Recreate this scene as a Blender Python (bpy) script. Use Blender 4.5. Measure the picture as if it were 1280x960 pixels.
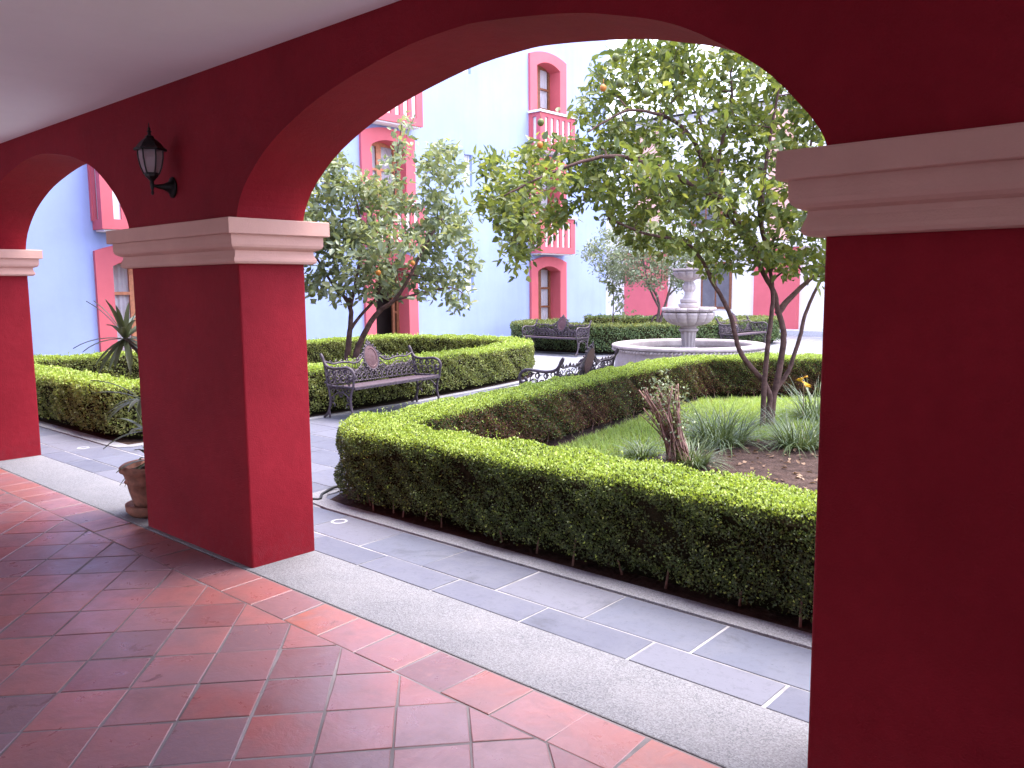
import bpy, bmesh, math, random
import numpy as np
from mathutils import Vector, Matrix
R = math.radians
for o in list(bpy.data.objects): bpy.data.objects.remove(o)
scene = bpy.context.scene
COL = scene.collection
rng = np.random.default_rng(7)
random.seed(7)

# ------------------------------------------------------------------ camera
F_PX, CAM_H = 1033.0, 1.6
PITCH, YAW, ROLL = R(6.776), R(41.785), R(-0.505)
_fw = Vector((-math.sin(YAW)*math.cos(PITCH), math.cos(YAW)*math.cos(PITCH), -math.sin(PITCH)))
_r0 = Vector((math.cos(YAW), math.sin(YAW), 0)); _u0 = _r0.cross(_fw)
_rt = _r0*math.cos(ROLL)+_u0*math.sin(ROLL); _up = _u0*math.cos(ROLL)-_r0*math.sin(ROLL)
cam_d = bpy.data.cameras.new('camera'); cam = bpy.data.objects.new('camera', cam_d); COL.objects.link(cam)
cam_d.sensor_fit = 'HORIZONTAL'; cam_d.sensor_width = 36.0; cam_d.lens = 36.0*F_PX/1280.0
cam_d.clip_start = 0.05; cam_d.clip_end = 2000
cam.matrix_world = Matrix(((_rt.x, _up.x, -_fw.x, 0), (_rt.y, _up.y, -_fw.y, 0), (_rt.z, _up.z, -_fw.z, CAM_H), (0, 0, 0, 1)))
scene.camera = cam

# ------------------------------------------------------------------ world, sun, exposure
SUN_AZ, SUN_EL = R(28), R(74)          # azimuth from +Y towards +X
world = bpy.data.worlds.new('World'); scene.world = world; world.use_nodes = True
wn = world.node_tree; wn.nodes.clear()
sky = wn.nodes.new('ShaderNodeTexSky'); sky.sky_type = 'NISHITA'; sky.sun_disc = False
sky.sun_elevation = SUN_EL; sky.sun_rotation = SUN_AZ
sky.air_density = 1.0; sky.dust_density = 2.0; sky.ozone_density = 1.0
mixw = wn.nodes.new('ShaderNodeMix'); mixw.data_type = 'RGBA'; mixw.inputs[0].default_value = 0.35
mixw.inputs[7].default_value = (9.0, 8.8, 10.8, 1)      # thin bright cloud veil
bg = wn.nodes.new('ShaderNodeBackground'); bg.inputs[1].default_value = 0.15
wo = wn.nodes.new('ShaderNodeOutputWorld')
wn.links.new(sky.outputs[0], mixw.inputs[6]); wn.links.new(mixw.outputs[2], bg.inputs[0]); wn.links.new(bg.outputs[0], wo.inputs[0])
sun_d = bpy.data.lights.new('sun', 'SUN'); sun_d.energy = 1.5; sun_d.angle = R(40); sun_d.color = (1.0, 0.95, 0.87)
sun = bpy.data.objects.new('sun', sun_d); COL.objects.link(sun)
sdir = Vector((math.sin(SUN_AZ)*math.cos(SUN_EL), math.cos(SUN_AZ)*math.cos(SUN_EL), math.sin(SUN_EL)))
sun.rotation_euler = sdir.to_track_quat('Z', 'Y').to_euler(); sun.location = (0, 10, 30)
vs = scene.view_settings
vs.view_transform = 'Standard'; vs.look = 'None'; vs.gamma = 1.0; vs.use_curve_mapping = False
vs.exposure = 2.45

# ------------------------------------------------------------------ helpers
def ray(x, y): return _fw*F_PX+_rt*(x-640)-_up*(y-480)
def gp(x, y, z=0.0):
    r = ray(x, y); t = (z-CAM_H)/r.z
    return Vector((r.x*t, r.y*t, z))
FH = Vector((-math.sin(YAW), math.cos(YAW), 0))
def dp(x, y, d):                       # a point seen at a pixel, d metres ahead (horizontally)
    r = ray(x, y); t = d/(r.dot(FH)); return Vector((0, 0, CAM_H))+r*t

def tag(o, label=None, cat=None, group=None, kind=None):
    if label: o['label'] = label
    if cat: o['category'] = cat
    if group: o['group'] = group
    if kind: o['kind'] = kind
    return o
def empty(name, loc=(0, 0, 0), rz=0, label=None, cat=None, group=None):
    o = bpy.data.objects.new(name, None); COL.objects.link(o); o.location = loc; o.rotation_euler = (0, 0, rz)
    o.empty_display_size = 0.1
    return tag(o, label, cat, group)
def link_mesh(name, me, mat, parent=None, loc=None):
    o = bpy.data.objects.new(name, me); COL.objects.link(o)
    if mat is not None and len(me.materials) == 0:
        for m in (mat if isinstance(mat, (list, tuple)) else [mat]): me.materials.append(m)
    if parent is not None: o.parent = parent
    if loc is not None: o.location = loc
    return o
def copy_tree(o, parent=None):
    c = o.copy(); COL.objects.link(c); c.parent = parent
    for ch in o.children: copy_tree(ch, c)
    return c

class MB:
    def __init__(s): s.v = []; s.f = []
    def add(s, vs, fs):
        b = len(s.v); s.v.extend([tuple(p) for p in vs]); s.f.extend([tuple(i+b for i in f) for f in fs]); return s
    def box(s, x0, x1, y0, y1, z0, z1, bev=0.0):
        if bev <= 0:
            vs = [(x0,y0,z0),(x1,y0,z0),(x1,y1,z0),(x0,y1,z0),(x0,y0,z1),(x1,y0,z1),(x1,y1,z1),(x0,y1,z1)]
            return s.add(vs, [(3,2,1,0),(4,5,6,7),(0,1,5,4),(1,2,6,5),(2,3,7,6),(3,0,4,7)])
        b = bev
        return s.prism([(x0,y0),(x1,y0),(x1,y1),(x0,y1)], z0, z1, b)
    def prism(s, poly, z0, z1, bev=0.0, tilt=(0, 0)):
        n = len(poly)
        cx = sum(p[0] for p in poly)/n; cy = sum(p[1] for p in poly)/n
        def T(p, z): return (p[0], p[1], z+tilt[0]*(p[0]-cx)+tilt[1]*(p[1]-cy))
        if bev <= 0:
            vs = [T(p, z0) for p in poly]+[T(p, z1) for p in poly]
            fs = [tuple(range(n-1, -1, -1)), tuple(range(n, 2*n))]+[(i, (i+1) % n, (i+1) % n+n, i+n) for i in range(n)]
            return s.add(vs, fs)
        ins = inset(poly, bev)
        vs = [T(p, z0) for p in poly]+[T(p, z1-bev*0.6) for p in poly]+[T(p, z1) for p in ins]
        fs = [tuple(range(2*n, 3*n))]
        for i in range(n):
            j = (i+1) % n
            fs += [(i, j, j+n, i+n), (i+n, j+n, j+2*n, i+2*n)]
        return s.add(vs, fs)
    def tube(s, pts, rad, sides=6, caps=True):
        pts = [Vector(p) for p in pts]; n = len(pts)
        if not isinstance(rad, (list, tuple)): rad = [rad]*n
        b = len(s.v); prev = None
        for i, p in enumerate(pts):
            d = (pts[min(i+1, n-1)]-pts[max(i-1, 0)])
            if d.length < 1e-9: d = Vector((0, 0, 1))
            d.normalize()
            if prev is None:
                a = Vector((0, 0, 1)) if abs(d.z) < 0.9 else Vector((1, 0, 0))
                u = d.cross(a).normalized()
            else:
                u = (prev-d*prev.dot(d))
                u = u.normalized() if u.length > 1e-6 else d.orthogonal().normalized()
            prev = u; w = d.cross(u)
            for k in range(sides):
                a = 2*math.pi*k/sides
                q = p+(u*math.cos(a)+w*math.sin(a))*rad[i]; s.v.append((q.x, q.y, q.z))
        for i in range(n-1):
            for k in range(sides):
                k2 = (k+1) % sides
                s.f.append((b+i*sides+k, b+i*sides+k2, b+(i+1)*sides+k2, b+(i+1)*sides+k))
        if caps:
            s.f.append(tuple(b+k for k in range(sides-1, -1, -1))); s.f.append(tuple(b+(n-1)*sides+k for k in range(sides)))
        return s
    def lathe(s, prof, seg=32, c=(0, 0), fn=None, a0=0.0, a1=2*math.pi):
        full = abs(a1-a0-2*math.pi) < 1e-6
        m = seg if full else seg+1
        b = len(s.v)
        for (r, z) in prof:
            for k in range(m):
                a = a0+(a1-a0)*k/seg
                rr = r if fn is None else fn(r, z, a)
                s.v.append((c[0]+rr*math.cos(a), c[1]+rr*math.sin(a), z))
        for i in range(len(prof)-1):
            for k in range(seg):
                k2 = (k+1) % m
                s.f.append((b+i*m+k, b+i*m+k2, b+(i+1)*m+k2, b+(i+1)*m+k))
        return s
    def xf(s, M):
        s.v = [tuple(M @ Vector(p)) for p in s.v]; return s
    def mesh(s, name, smooth=False):
        me = bpy.data.meshes.new(name); me.from_pydata(s.v, [], s.f); me.update()
        if smooth: me.shade_smooth()
        return me
    def build(s, name, mat, parent=None, smooth=False, loc=None, kind=None):
        o = link_mesh(name, s.mesh(name, smooth), mat, parent, loc)
        if kind: o['kind'] = kind
        return o

def inset(poly, d):
    n = len(poly); out = []
    for i in range(n):
        p0 = Vector(poly[i-1][:2]); p1 = Vector(poly[i][:2]); p2 = Vector(poly[(i+1) % n][:2])
        e1 = (p1-p0); e2 = (p2-p1)
        if e1.length < 1e-6 or e2.length < 1e-6: out.append((p1.x, p1.y)); continue
        e1.normalize(); e2.normalize()
        n1 = Vector((-e1.y, e1.x)); n2 = Vector((-e2.y, e2.x))
        m = n1+n2; k = max(0.35, 1+n1.dot(n2)); m = m/k
        q = p1+m*d; out.append((q.x, q.y))
    return out
def clip(poly, a, b, c):               # keep a*x+b*y <= c
    out = []; n = len(poly)
    for i in range(n):
        p, q = poly[i], poly[(i+1) % n]
        dpv = a*p[0]+b*p[1]-c; dq = a*q[0]+b*q[1]-c
        if dpv <= 0: out.append(p)
        if dpv*dq < 0:
            t = dpv/(dpv-dq); out.append((p[0]+(q[0]-p[0])*t, p[1]+(q[1]-p[1])*t))
    return out
def parea(p): return 0.5*sum(p[i-1][0]*p[i][1]-p[i][0]*p[i-1][1] for i in range(len(p)))
def catmull(pts, k=6, closed=False):
    P = [Vector(p) for p in pts]; n = len(P); out = []
    rngi = range(n) if closed else range(n-1)
    for i in rngi:
        if closed: a, b, c, d = P[i-1], P[i], P[(i+1) % n], P[(i+2) % n]
        else: a, b, c, d = P[max(i-1, 0)], P[i], P[i+1], P[min(i+2, n-1)]
        for j in range(k):
            t = j/k
            out.append(0.5*((2*b)+(c-a)*t+(2*a-5*b+4*c-d)*t*t+(3*b-a-3*c+d)*t**3))
    if not closed: out.append(P[-1])
    return out

# ------------------------------------------------------------------ materials
def newmat(name):
    m = bpy.data.materials.new(name); m.use_nodes = True; nt = m.node_tree; nt.nodes.clear()
    out = nt.nodes.new('ShaderNodeOutputMaterial'); b = nt.nodes.new('ShaderNodeBsdfPrincipled')
    nt.links.new(b.outputs[0], out.inputs[0]); return m, nt, b, out
def N(nt, t, **kw):
    n = nt.nodes.new(t)
    for k, v in kw.items():
        if k.startswith('i_'):
            key = k[2:]; key = int(key) if key.isdigit() else key
            n.inputs[key].default_value = v
        else: setattr(n, k, v)
    return n
def ramp(nt, fac, stops):
    r = nt.nodes.new('ShaderNodeValToRGB'); e = r.color_ramp.elements
    while len(e) < len(stops): e.new(0.5)
    for i, (p, c) in enumerate(stops): e[i].position = p; e[i].color = (*c, 1) if len(c) == 3 else c
    nt.links.new(fac, r.inputs[0]); return r.outputs[0]
def mixc(nt, fac, a, b, bt='MIX'):
    m = nt.nodes.new('ShaderNodeMix'); m.data_type = 'RGBA'; m.blend_type = bt
    for sock, v in ((m.inputs[0], fac), (m.inputs[6], a), (m.inputs[7], b)):
        if hasattr(v, 'is_output'): nt.links.new(v, sock)
        else: sock.default_value = v if not isinstance(v, tuple) else ((*v, 1) if len(v) == 3 else v)
    return m.outputs[2]
def noise(nt, vec, scale, detail=4, rough=0.55, dist=0.0):
    n = N(nt, 'ShaderNodeTexNoise'); n.inputs['Scale'].default_value = scale; n.inputs['Detail'].default_value = detail
    n.inputs['Roughness'].default_value = rough; n.inputs['Distortion'].default_value = dist
    if vec is not None: nt.links.new(vec, n.inputs['Vector'])
    return n.outputs[0]
def geo_pos(nt): return N(nt, 'ShaderNodeNewGeometry').outputs['Position']
def obj_co(nt): return N(nt, 'ShaderNodeTexCoord').outputs['Object']
def bump(nt, b, h, strength, dist=0.01):
    bp = N(nt, 'ShaderNodeBump'); bp.inputs['Strength'].default_value = strength; bp.inputs['Distance'].default_value = dist
    nt.links.new(h, bp.inputs['Height']); nt.links.new(bp.outputs[0], b.inputs['Normal']); return bp
def mathn(nt, op, a, bv):
    n = N(nt, 'ShaderNodeMath', operation=op)
    for i, v in enumerate((a, bv)):
        if hasattr(v, 'is_output'): nt.links.new(v, n.inputs[i])
        else: n.inputs[i].default_value = v
    return n.outputs[0]

def plaster(name, col, rough=0.75, var=0.12, bs=0.25, stain=0.25, scale=1.0):
    m, nt, b, o = newmat(name); p = geo_pos(nt)
    n1 = noise(nt, p, 1.3*scale, 5, 0.6); n2 = noise(nt, p, 14*scale, 5, 0.65); n3 = noise(nt, p, 160*scale, 3, 0.6)
    c0 = tuple(max(0, c*(1-var*1.6)) for c in col); c1 = tuple(min(1, c*(1+var)+0.004) for c in col)
    c = ramp(nt, n1, [(0.3, c0), (0.72, c1)])
    f2 = ramp(nt, n2, [(0.35, (0.0,)*3), (0.8, (1.0,)*3)])
    f2 = mathn(nt, 'MULTIPLY', f2, stain)
    c = mixc(nt, f2, c, tuple(x*0.72 for x in col))
    nt.links.new(c, b.inputs['Base Color']); b.inputs['Roughness'].default_value = rough
    b.inputs['Specular IOR Level'].default_value = 0.16
    h = mathn(nt, 'ADD', mathn(nt, 'MULTIPLY', n2, 0.7), mathn(nt, 'MULTIPLY', n3, 0.5))
    bump(nt, b, h, bs, 0.012); return m
def simple(name, col, rough=0.6, metal=0.0, var=0.2, scale=20, bs=0.15, spec=0.4, bd=0.004):
    m, nt, b, o = newmat(name); p = obj_co(nt)
    n1 = noise(nt, p, scale, 5, 0.6)
    c = ramp(nt, n1, [(0.3, tuple(x*(1-var) for x in col)), (0.7, tuple(min(1, x*(1+var)) for x in col))])
    nt.links.new(c, b.inputs['Base Color']); b.inputs['Roughness'].default_value = rough; b.inputs['Metallic'].default_value = metal
    b.inputs['Specular IOR Level'].default_value = spec
    bump(nt, b, noise(nt, p, scale*4, 3), bs, bd); return m
def foliage(name, stops, rough=0.42, trans=0.3, spec=0.45, tcol=1.25):
    m, nt, b, out = newmat(name)
    g = N(nt, 'ShaderNodeNewGeometry'); rnd = g.outputs['Random Per Island']
    big = noise(nt, g.outputs['Position'], 2.2, 3, 0.6)
    f = mathn(nt, 'ADD', mathn(nt, 'MULTIPLY', rnd, 0.72), mathn(nt, 'MULTIPLY', mathn(nt, 'SUBTRACT', big, 0.22), 0.5))
    c = ramp(nt, f, stops)
    nt.links.new(c, b.inputs['Base Color']); b.inputs['Roughness'].default_value = rough; b.inputs['Specular IOR Level'].default_value = spec
    t = N(nt, 'ShaderNodeBsdfTranslucent'); tc = mixc(nt, 1.0, c, (tcol*1.15, tcol*1.1, tcol*0.55), 'MULTIPLY'); nt.links.new(tc, t.inputs[0])
    mx = N(nt, 'ShaderNodeMixShader'); mx.inputs[0].default_value = trans
    nt.links.new(b.outputs[0], mx.inputs[1]); nt.links.new(t.outputs[0], mx.inputs[2]); nt.links.new(mx.outputs[0], out.inputs[0]); return m
def rand_piece(nt):                    # one random value per piece, whether its own object or an island
    oi = N(nt, 'ShaderNodeObjectInfo').outputs['Random']; gi = N(nt, 'ShaderNodeNewGeometry').outputs['Random Per Island']
    return mathn(nt, 'FRACT', mathn(nt, 'ADD', oi, mathn(nt, 'MULTIPLY', gi, 7.31)), 0.0)

M = {}
M['red'] = plaster('red_plaster', (0.25, 0.0068, 0.0165), rough=0.7, var=0.14, bs=0.55, stain=0.4)
M['red_out'] = plaster('coral_red_plaster', (0.57, 0.125, 0.145), var=0.06, bs=0.15, stain=0.1)
M['salmon'] = plaster('salmon_plaster', (0.62, 0.36, 0.30), var=0.06, bs=0.3, stain=0.15)
def streaks(m, dark, amt):
    nt = m.node_tree; b = [n for n in nt.nodes if n.type == 'BSDF_PRINCIPLED'][0]; src = b.inputs['Base Color'].links[0].from_socket
    mp = N(nt, 'ShaderNodeMapping'); mp.inputs['Scale'].default_value = (2.2, 2.2, 0.12); nt.links.new(geo_pos(nt), mp.inputs[0])
    f = mathn(nt, 'MULTIPLY', ramp(nt, noise(nt, mp.outputs[0], 1.6, 6, 0.65), [(0.45, (0,)*3), (0.8, (1,)*3)]), amt)
    nt.links.new(mixc(nt, f, src, dark), b.inputs['Base Color'])
M['blue'] = plaster('blue_plaster', (0.325, 0.395, 0.66), var=0.05, bs=0.2, stain=0.12, scale=0.7)
def scuffs(m):
    nt = m.node_tree; b = [n for n in nt.nodes if n.type == 'BSDF_PRINCIPLED'][0]; src = b.inputs['Base Color'].links[0].from_socket; p = geo_pos(nt)
    sx = N(nt, 'ShaderNodeSeparateXYZ'); nt.links.new(p, sx.inputs[0])
    low = ramp(nt, mathn(nt, 'ADD', sx.outputs[2], mathn(nt, 'MULTIPLY', noise(nt, p, 7, 4), .25)), [(0.12, (1,)*3), (0.42, (0,)*3)])
    f = mathn(nt, 'MULTIPLY', mathn(nt, 'MULTIPLY', low, ramp(nt, noise(nt, p, 17, 6, .7, 1.0), [(0.42, (0,)*3), (0.66, (1,)*3)])), .55)
    nt.links.new(mixc(nt, f, src, (0.20, 0.025, 0.035)), b.inputs['Base Color'])
scuffs(M['red'])
streaks(M['blue'], (0.25, 0.30, 0.47), 0.35)
M['white'] = plaster('white_plaster', (0.80, 0.78, 0.77), var=0.04, bs=0.2, stain=0.12)
M['ceiling'] = plaster('ceiling_paint', (0.90, 0.88, 0.89), var=0.02, bs=0.12, stain=0.06)
M['peach'] = plaster('peach_plaster', (0.78, 0.45, 0.36), var=0.05, bs=0.2, stain=0.1)
M['iron'] = simple('cast_iron', (0.085, 0.065, 0.078), rough=0.5, metal=0.35, var=0.45, scale=30, bs=0.3)
M['medallion'] = simple('medallion_iron', (0.115, 0.058, 0.062), rough=0.55, metal=0.2, var=0.3, scale=60, bs=0.6)
M['seatwood'] = simple('painted_slat', (0.085, 0.055, 0.07), rough=0.5, var=0.25, scale=18, bs=0.2)
M['black'] = simple('black_metal', (0.012, 0.010, 0.010), rough=0.45, metal=0.4, var=0.4, scale=40, bs=0.2)
M['wood'] = simple('brown_wood', (0.20, 0.075, 0.035), rough=0.5, var=0.3, scale=14, bs=0.2)
M['orangewood'] = simple('orange_wood', (0.50, 0.20, 0.10), rough=0.5, var=0.25, scale=14, bs=0.2)
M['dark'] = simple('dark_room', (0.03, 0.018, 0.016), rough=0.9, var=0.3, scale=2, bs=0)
M['greypane'] = simple('grey_window_pane', (0.13, 0.12, 0.13), rough=0.15, var=0.2, scale=3, bs=0)
M['curtain'] = simple('white_curtain', (0.74, 0.72, 0.74), rough=0.9, var=0.06, scale=6, bs=0.1)
M['soil'] = simple('soil', (0.062, 0.038, 0.031), rough=0.95, var=0.5, scale=9, bs=1.0, spec=0.15, bd=0.03)
M['bark'] = simple('bark', (0.115, 0.066, 0.055), rough=0.85, var=0.45, scale=14, bs=0.6, spec=0.2, bd=0.01)
M['bark_grey'] = simple('grey_bark', (0.12, 0.085, 0.075), rough=0.85, var=0.4, scale=14, bs=0.6, spec=0.2, bd=0.01)
M['dry'] = simple('dry_stem', (0.26, 0.155, 0.125), rough=0.9, var=0.45, scale=25, bs=0.4, spec=0.15)
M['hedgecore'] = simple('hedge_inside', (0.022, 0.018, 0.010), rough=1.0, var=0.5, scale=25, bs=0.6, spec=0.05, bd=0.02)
M['kerb'] = simple('kerb_stone', (0.44, 0.435, 0.455), rough=0.85, var=0.18, scale=30, bs=0.3)
M['mortar'] = simple('pale_mortar', (0.30, 0.285, 0.30), rough=0.9, var=0.35, scale=5, bs=0.3)
M['grout'] = simple('grey_grout', (0.19, 0.16, 0.165), rough=0.85, var=0.6, scale=1.6, bs=0.4)
M['ring'] = simple('chalk_ring', (0.38, 0.38, 0.41), rough=0.8, var=0.2, scale=60, bs=0.1)
M['fruit'] = simple('green_fruit', (0.13, 0.15, 0.03), rough=0.45, var=0.2, scale=40, bs=0.2)
M['orange'] = simple('orange_fruit', (0.55, 0.20, 0.03), rough=0.45, var=0.15, scale=40, bs=0.2)
M['yellow'] = simple('yellow_petal', (0.80, 0.46, 0.02), rough=0.6, var=0.2, scale=60, bs=0.1)
M['terracotta'] = simple('terracotta_pot', (0.22, 0.085, 0.055), rough=0.8, var=0.4, scale=16, bs=0.5)
M['hose'] = simple('black_rubber', (0.015, 0.014, 0.016), rough=0.6, var=0.2, scale=20, bs=0)

def mk_tile():
    m, nt, b, o = newmat('terracotta_tile'); r = rand_piece(nt); p = geo_pos(nt)
    base = ramp(nt, r, [(0.0, (0.24, 0.085, 0.088)), (0.15, (0.32, 0.110, 0.105)), (0.32, (0.36, 0.140, 0.135)), (0.48, (0.30, 0.115, 0.112)),
                        (0.62, (0.20, 0.125, 0.145)), (0.72, (0.28, 0.130, 0.135)), (0.84, (0.36, 0.115, 0.085)), (0.93, (0.19, 0.082, 0.085)), (1.0, (0.22, 0.140, 0.165))])
    n1 = noise(nt, p, 5.5, 6, 0.65, 0.6); n2 = noise(nt, p, 28, 5, 0.7); n3 = noise(nt, p, 120, 4, 0.6)
    c = mixc(nt, ramp(nt, n1, [(0.46, (0,)*3), (0.72, (0.75,)*3)]), base, (0.19, 0.098, 0.105))
    c = mixc(nt, ramp(nt, n2, [(0.50, (0,)*3), (0.78, (0.5,)*3)]), c, (0.37, 0.17, 0.14))
    n4 = noise(nt, p, 0.9, 4, 0.6, 0.8)
    c = mixc(nt, ramp(nt, n4, [(0.42, (0,)*3), (0.68, (0.65,)*3)]), c, (0.23, 0.145, 0.17))
    nd = noise(nt, p, 4.6, 7, 0.72, 1.6)
    c = mixc(nt, ramp(nt, nd, [(0.635, (0,)*3), (0.66, (0.7,)*3)]), c, (0.12, 0.05, 0.045))
    c = mixc(nt, ramp(nt, nd, [(0.30, (0.75,)*3), (0.335, (0,)*3)]), c, (0.42, 0.22, 0.18))
    nt.links.new(c, b.inputs['Base Color'])
    nt.links.new(ramp(nt, n1, [(0.3, (0.24,)*3), (0.75, (0.46,)*3)]), b.inputs['Roughness'])
    b.inputs['Specular IOR Level'].default_value = 0.62
    h = mathn(nt, 'ADD', mathn(nt, 'MULTIPLY', n1, 1.0), mathn(nt, 'ADD', mathn(nt, 'MULTIPLY', n2, 0.35), mathn(nt, 'MULTIPLY', n3, 0.1)))
    bump(nt, b, h, 0.30, 0.012); return m
M['tile'] = mk_tile()
def mk_slab():
    m, nt, b, o = newmat('slate_slab'); r = rand_piece(nt); p = geo_pos(nt)
    base = ramp(nt, r, [(0.0, (0.080, 0.083, 0.120)), (0.35, (0.108, 0.108, 0.148)), (0.7, (0.140, 0.137, 0.175)), (1.0, (0.092, 0.100, 0.145))])
    n1 = noise(nt, p, 3.2, 7, 0.62, 1.0); n2 = noise(nt, p, 22, 6, 0.7); n3 = noise(nt, p, 170, 3, 0.6)
    c = mixc(nt, ramp(nt, n1, [(0.4, (0,)*3), (0.75, (0.6,)*3)]), base, (0.140, 0.140, 0.172))
    c = mixc(nt, ramp(nt, n2, [(0.52, (0,)*3), (0.78, (0.6,)*3)]), c, (0.058, 0.056, 0.070))
    ns = noise(nt, p, 1.1, 8, 0.7, 2.5)
    c = mixc(nt, ramp(nt, ns, [(0.57, (0,)*3), (0.66, (0.5,)*3)]), c, (0.050, 0.050, 0.064))
    nk = noise(nt, p, 34, 2, 0.5, 3.0)
    c = mixc(nt, ramp(nt, nk, [(0.70, (0,)*3), (0.73, (0.8,)*3)]), c, (0.035, 0.034, 0.04))
    nt.links.new(c, b.inputs['Base Color']); b.inputs['Roughness'].default_value = 0.62
    h = mathn(nt, 'ADD', n1, mathn(nt, 'ADD', mathn(nt, 'MULTIPLY', n2, 0.4), mathn(nt, 'MULTIPLY', n3, 0.15)))
    bump(nt, b, h, 0.35, 0.012); return m
M['slab'] = mk_slab()
def mk_granite(k=1.0):
    m, nt, b, o = newmat('washed_granite'); p = geo_pos(nt)
    v = N(nt, 'ShaderNodeTexVoronoi'); v.inputs['Scale'].default_value = 190; nt.links.new(p, v.inputs['Vector'])
    n1 = noise(nt, p, 300, 3, 0.6); n2 = noise(nt, p, 2.5, 5, 0.6)
    c = ramp(nt, v.outputs['Color'], [(0.1, (0.14*k, 0.135*k, 0.15*k)), (0.45, (0.225*k, 0.218*k, 0.24*k)), (0.9, (0.31*k, 0.30*k, 0.325*k))])
    c = mixc(nt, ramp(nt, n2, [(0.45, (0,)*3), (0.8, (0.35,)*3)]), c, (0.30, 0.28, 0.29))
    nt.links.new(c, b.inputs['Base Color']); b.inputs['Roughness'].default_value = 0.8
    bump(nt, b, mathn(nt, 'ADD', v.outputs['Distance'], n1), 0.4, 0.006); return m
M['granite'] = mk_granite(.76); M['granite_l'] = mk_granite(1.0)
def mk_ground():
    m, nt, b, o = newmat('far_slate_paving'); p = geo_pos(nt)
    br = N(nt, 'ShaderNodeTexBrick'); nt.links.new(p, br.inputs['Vector'])
    br.inputs['Color1'].default_value = (0.15, 0.155, 0.19, 1); br.inputs['Color2'].default_value = (0.22, 0.22, 0.25, 1); br.inputs['Mortar'].default_value = (0.42, 0.41, 0.42, 1)
    br.inputs['Scale'].default_value = 1.0; br.inputs['Mortar Size'].default_value = 0.012; br.inputs['Brick Width'].default_value = 0.62; br.inputs['Row Height'].default_value = 0.42
    n1 = noise(nt, p, 2.2, 6, 0.6); c = mixc(nt, ramp(nt, n1, [(0.4, (0,)*3), (0.8, (0.5,)*3)]), br.outputs[0], (0.30, 0.29, 0.31))
    nt.links.new(c, b.inputs['Base Color']); b.inputs['Roughness'].default_value = 0.62; bump(nt, b, noise(nt, p, 18, 5), 0.2, 0.01); return m
M['ground'] = mk_ground()
def mk_stone():
    m, nt, b, o = newmat('cantera_stone'); p = geo_pos(nt); r = rand_piece(nt)
    n1 = noise(nt, p, 3.5, 6, 0.65); n2 = noise(nt, p, 40, 5, 0.7)
    c = ramp(nt, mathn(nt, 'ADD', mathn(nt, 'MULTIPLY', n1, 0.8), mathn(nt, 'MULTIPLY', r, 0.2)), [(0.3, (0.25, 0.205, 0.205)), (0.55, (0.39, 0.335, 0.33)), (0.8, (0.49, 0.44, 0.42))])
    c = mixc(nt, ramp(nt, n2, [(0.55, (0,)*3), (0.8, (0.55,)*3)]), c, (0.12, 0.10, 0.105))
    nt.links.new(c, b.inputs['Base Color']); b.inputs['Roughness'].default_value = 0.85; bump(nt, b, n2, 0.4, 0.012); return m
M['stone'] = mk_stone()
def mk_water():
    m, nt, b, o = newmat('basin_water'); b.inputs['Base Color'].default_value = (0.05, 0.05, 0.045, 1); b.inputs['Roughness'].default_value = 0.06
    bump(nt, b, noise(nt, geo_pos(nt), 7, 2), 0.08, 0.02); return m
M['water'] = mk_water()
def mk_glass(name, col, rough=0.05, alpha=None):
    m, nt, b, out = newmat(name)
    b.inputs['Base Color'].default_value = (*col, 1); b.inputs['Roughness'].default_value = rough
    if alpha is not None:
        t = N(nt, 'ShaderNodeBsdfTransparent'); t.inputs[0].default_value = (0.93, 0.92, 0.93, 1)
        mx = N(nt, 'ShaderNodeMixShader'); mx.inputs[0].default_value = alpha
        nt.links.new(t.outputs[0], mx.inputs[1]); nt.links.new(b.outputs[0], mx.inputs[2]); nt.links.new(mx.outputs[0], out.inputs[0])
    return m
M['pane'] = mk_glass('window_glass', (0.05, 0.05, 0.06), 0.04, 0.08)
M['lampglass'] = mk_glass('lamp_glass', (0.50, 0.42, 0.44), 0.12, 0.55)

M['box_old'] = foliage('boxwood_leaf', [(0.05, (0.024, 0.036, 0.012)), (0.4, (0.055, 0.082, 0.022)), (0.7, (0.095, 0.135, 0.036)), (0.92, (0.17, 0.215, 0.055)), (1.0, (0.19, 0.13, 0.05))], rough=0.4, trans=0.2)
M['box_young_lit'] = foliage('boxwood_new_leaf_lit', [(0.05, (0.20, 0.28, 0.045)), (0.4, (0.32, 0.43, 0.08)), (0.75, (0.42, 0.52, 0.12)), (1.0, (0.50, 0.57, 0.18))], rough=0.45, trans=0.3)  # new growth, colour raised to carry the sky light on hedge tops
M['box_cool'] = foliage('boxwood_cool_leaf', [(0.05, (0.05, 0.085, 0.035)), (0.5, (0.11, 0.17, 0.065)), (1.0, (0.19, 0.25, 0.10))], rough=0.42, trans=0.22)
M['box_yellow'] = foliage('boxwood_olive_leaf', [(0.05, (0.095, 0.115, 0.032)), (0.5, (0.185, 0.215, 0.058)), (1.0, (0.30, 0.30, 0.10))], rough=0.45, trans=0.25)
M['box_dry'] = foliage('boxwood_dry_leaf', [(0.05, (0.045, 0.020, 0.012)), (0.5, (0.11, 0.045, 0.024)), (0.85, (0.18, 0.075, 0.035)), (1.0, (0.30, 0.06, 0.03))], rough=0.7, trans=0.15)
M['citrus'] = foliage('citrus_leaf', [(0.0, (0.065, 0.092, 0.034)), (0.4, (0.135, 0.178, 0.055)), (0.7, (0.215, 0.252, 0.068)), (1.0, (0.34, 0.34, 0.10))], rough=0.34, trans=0.45)
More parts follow.
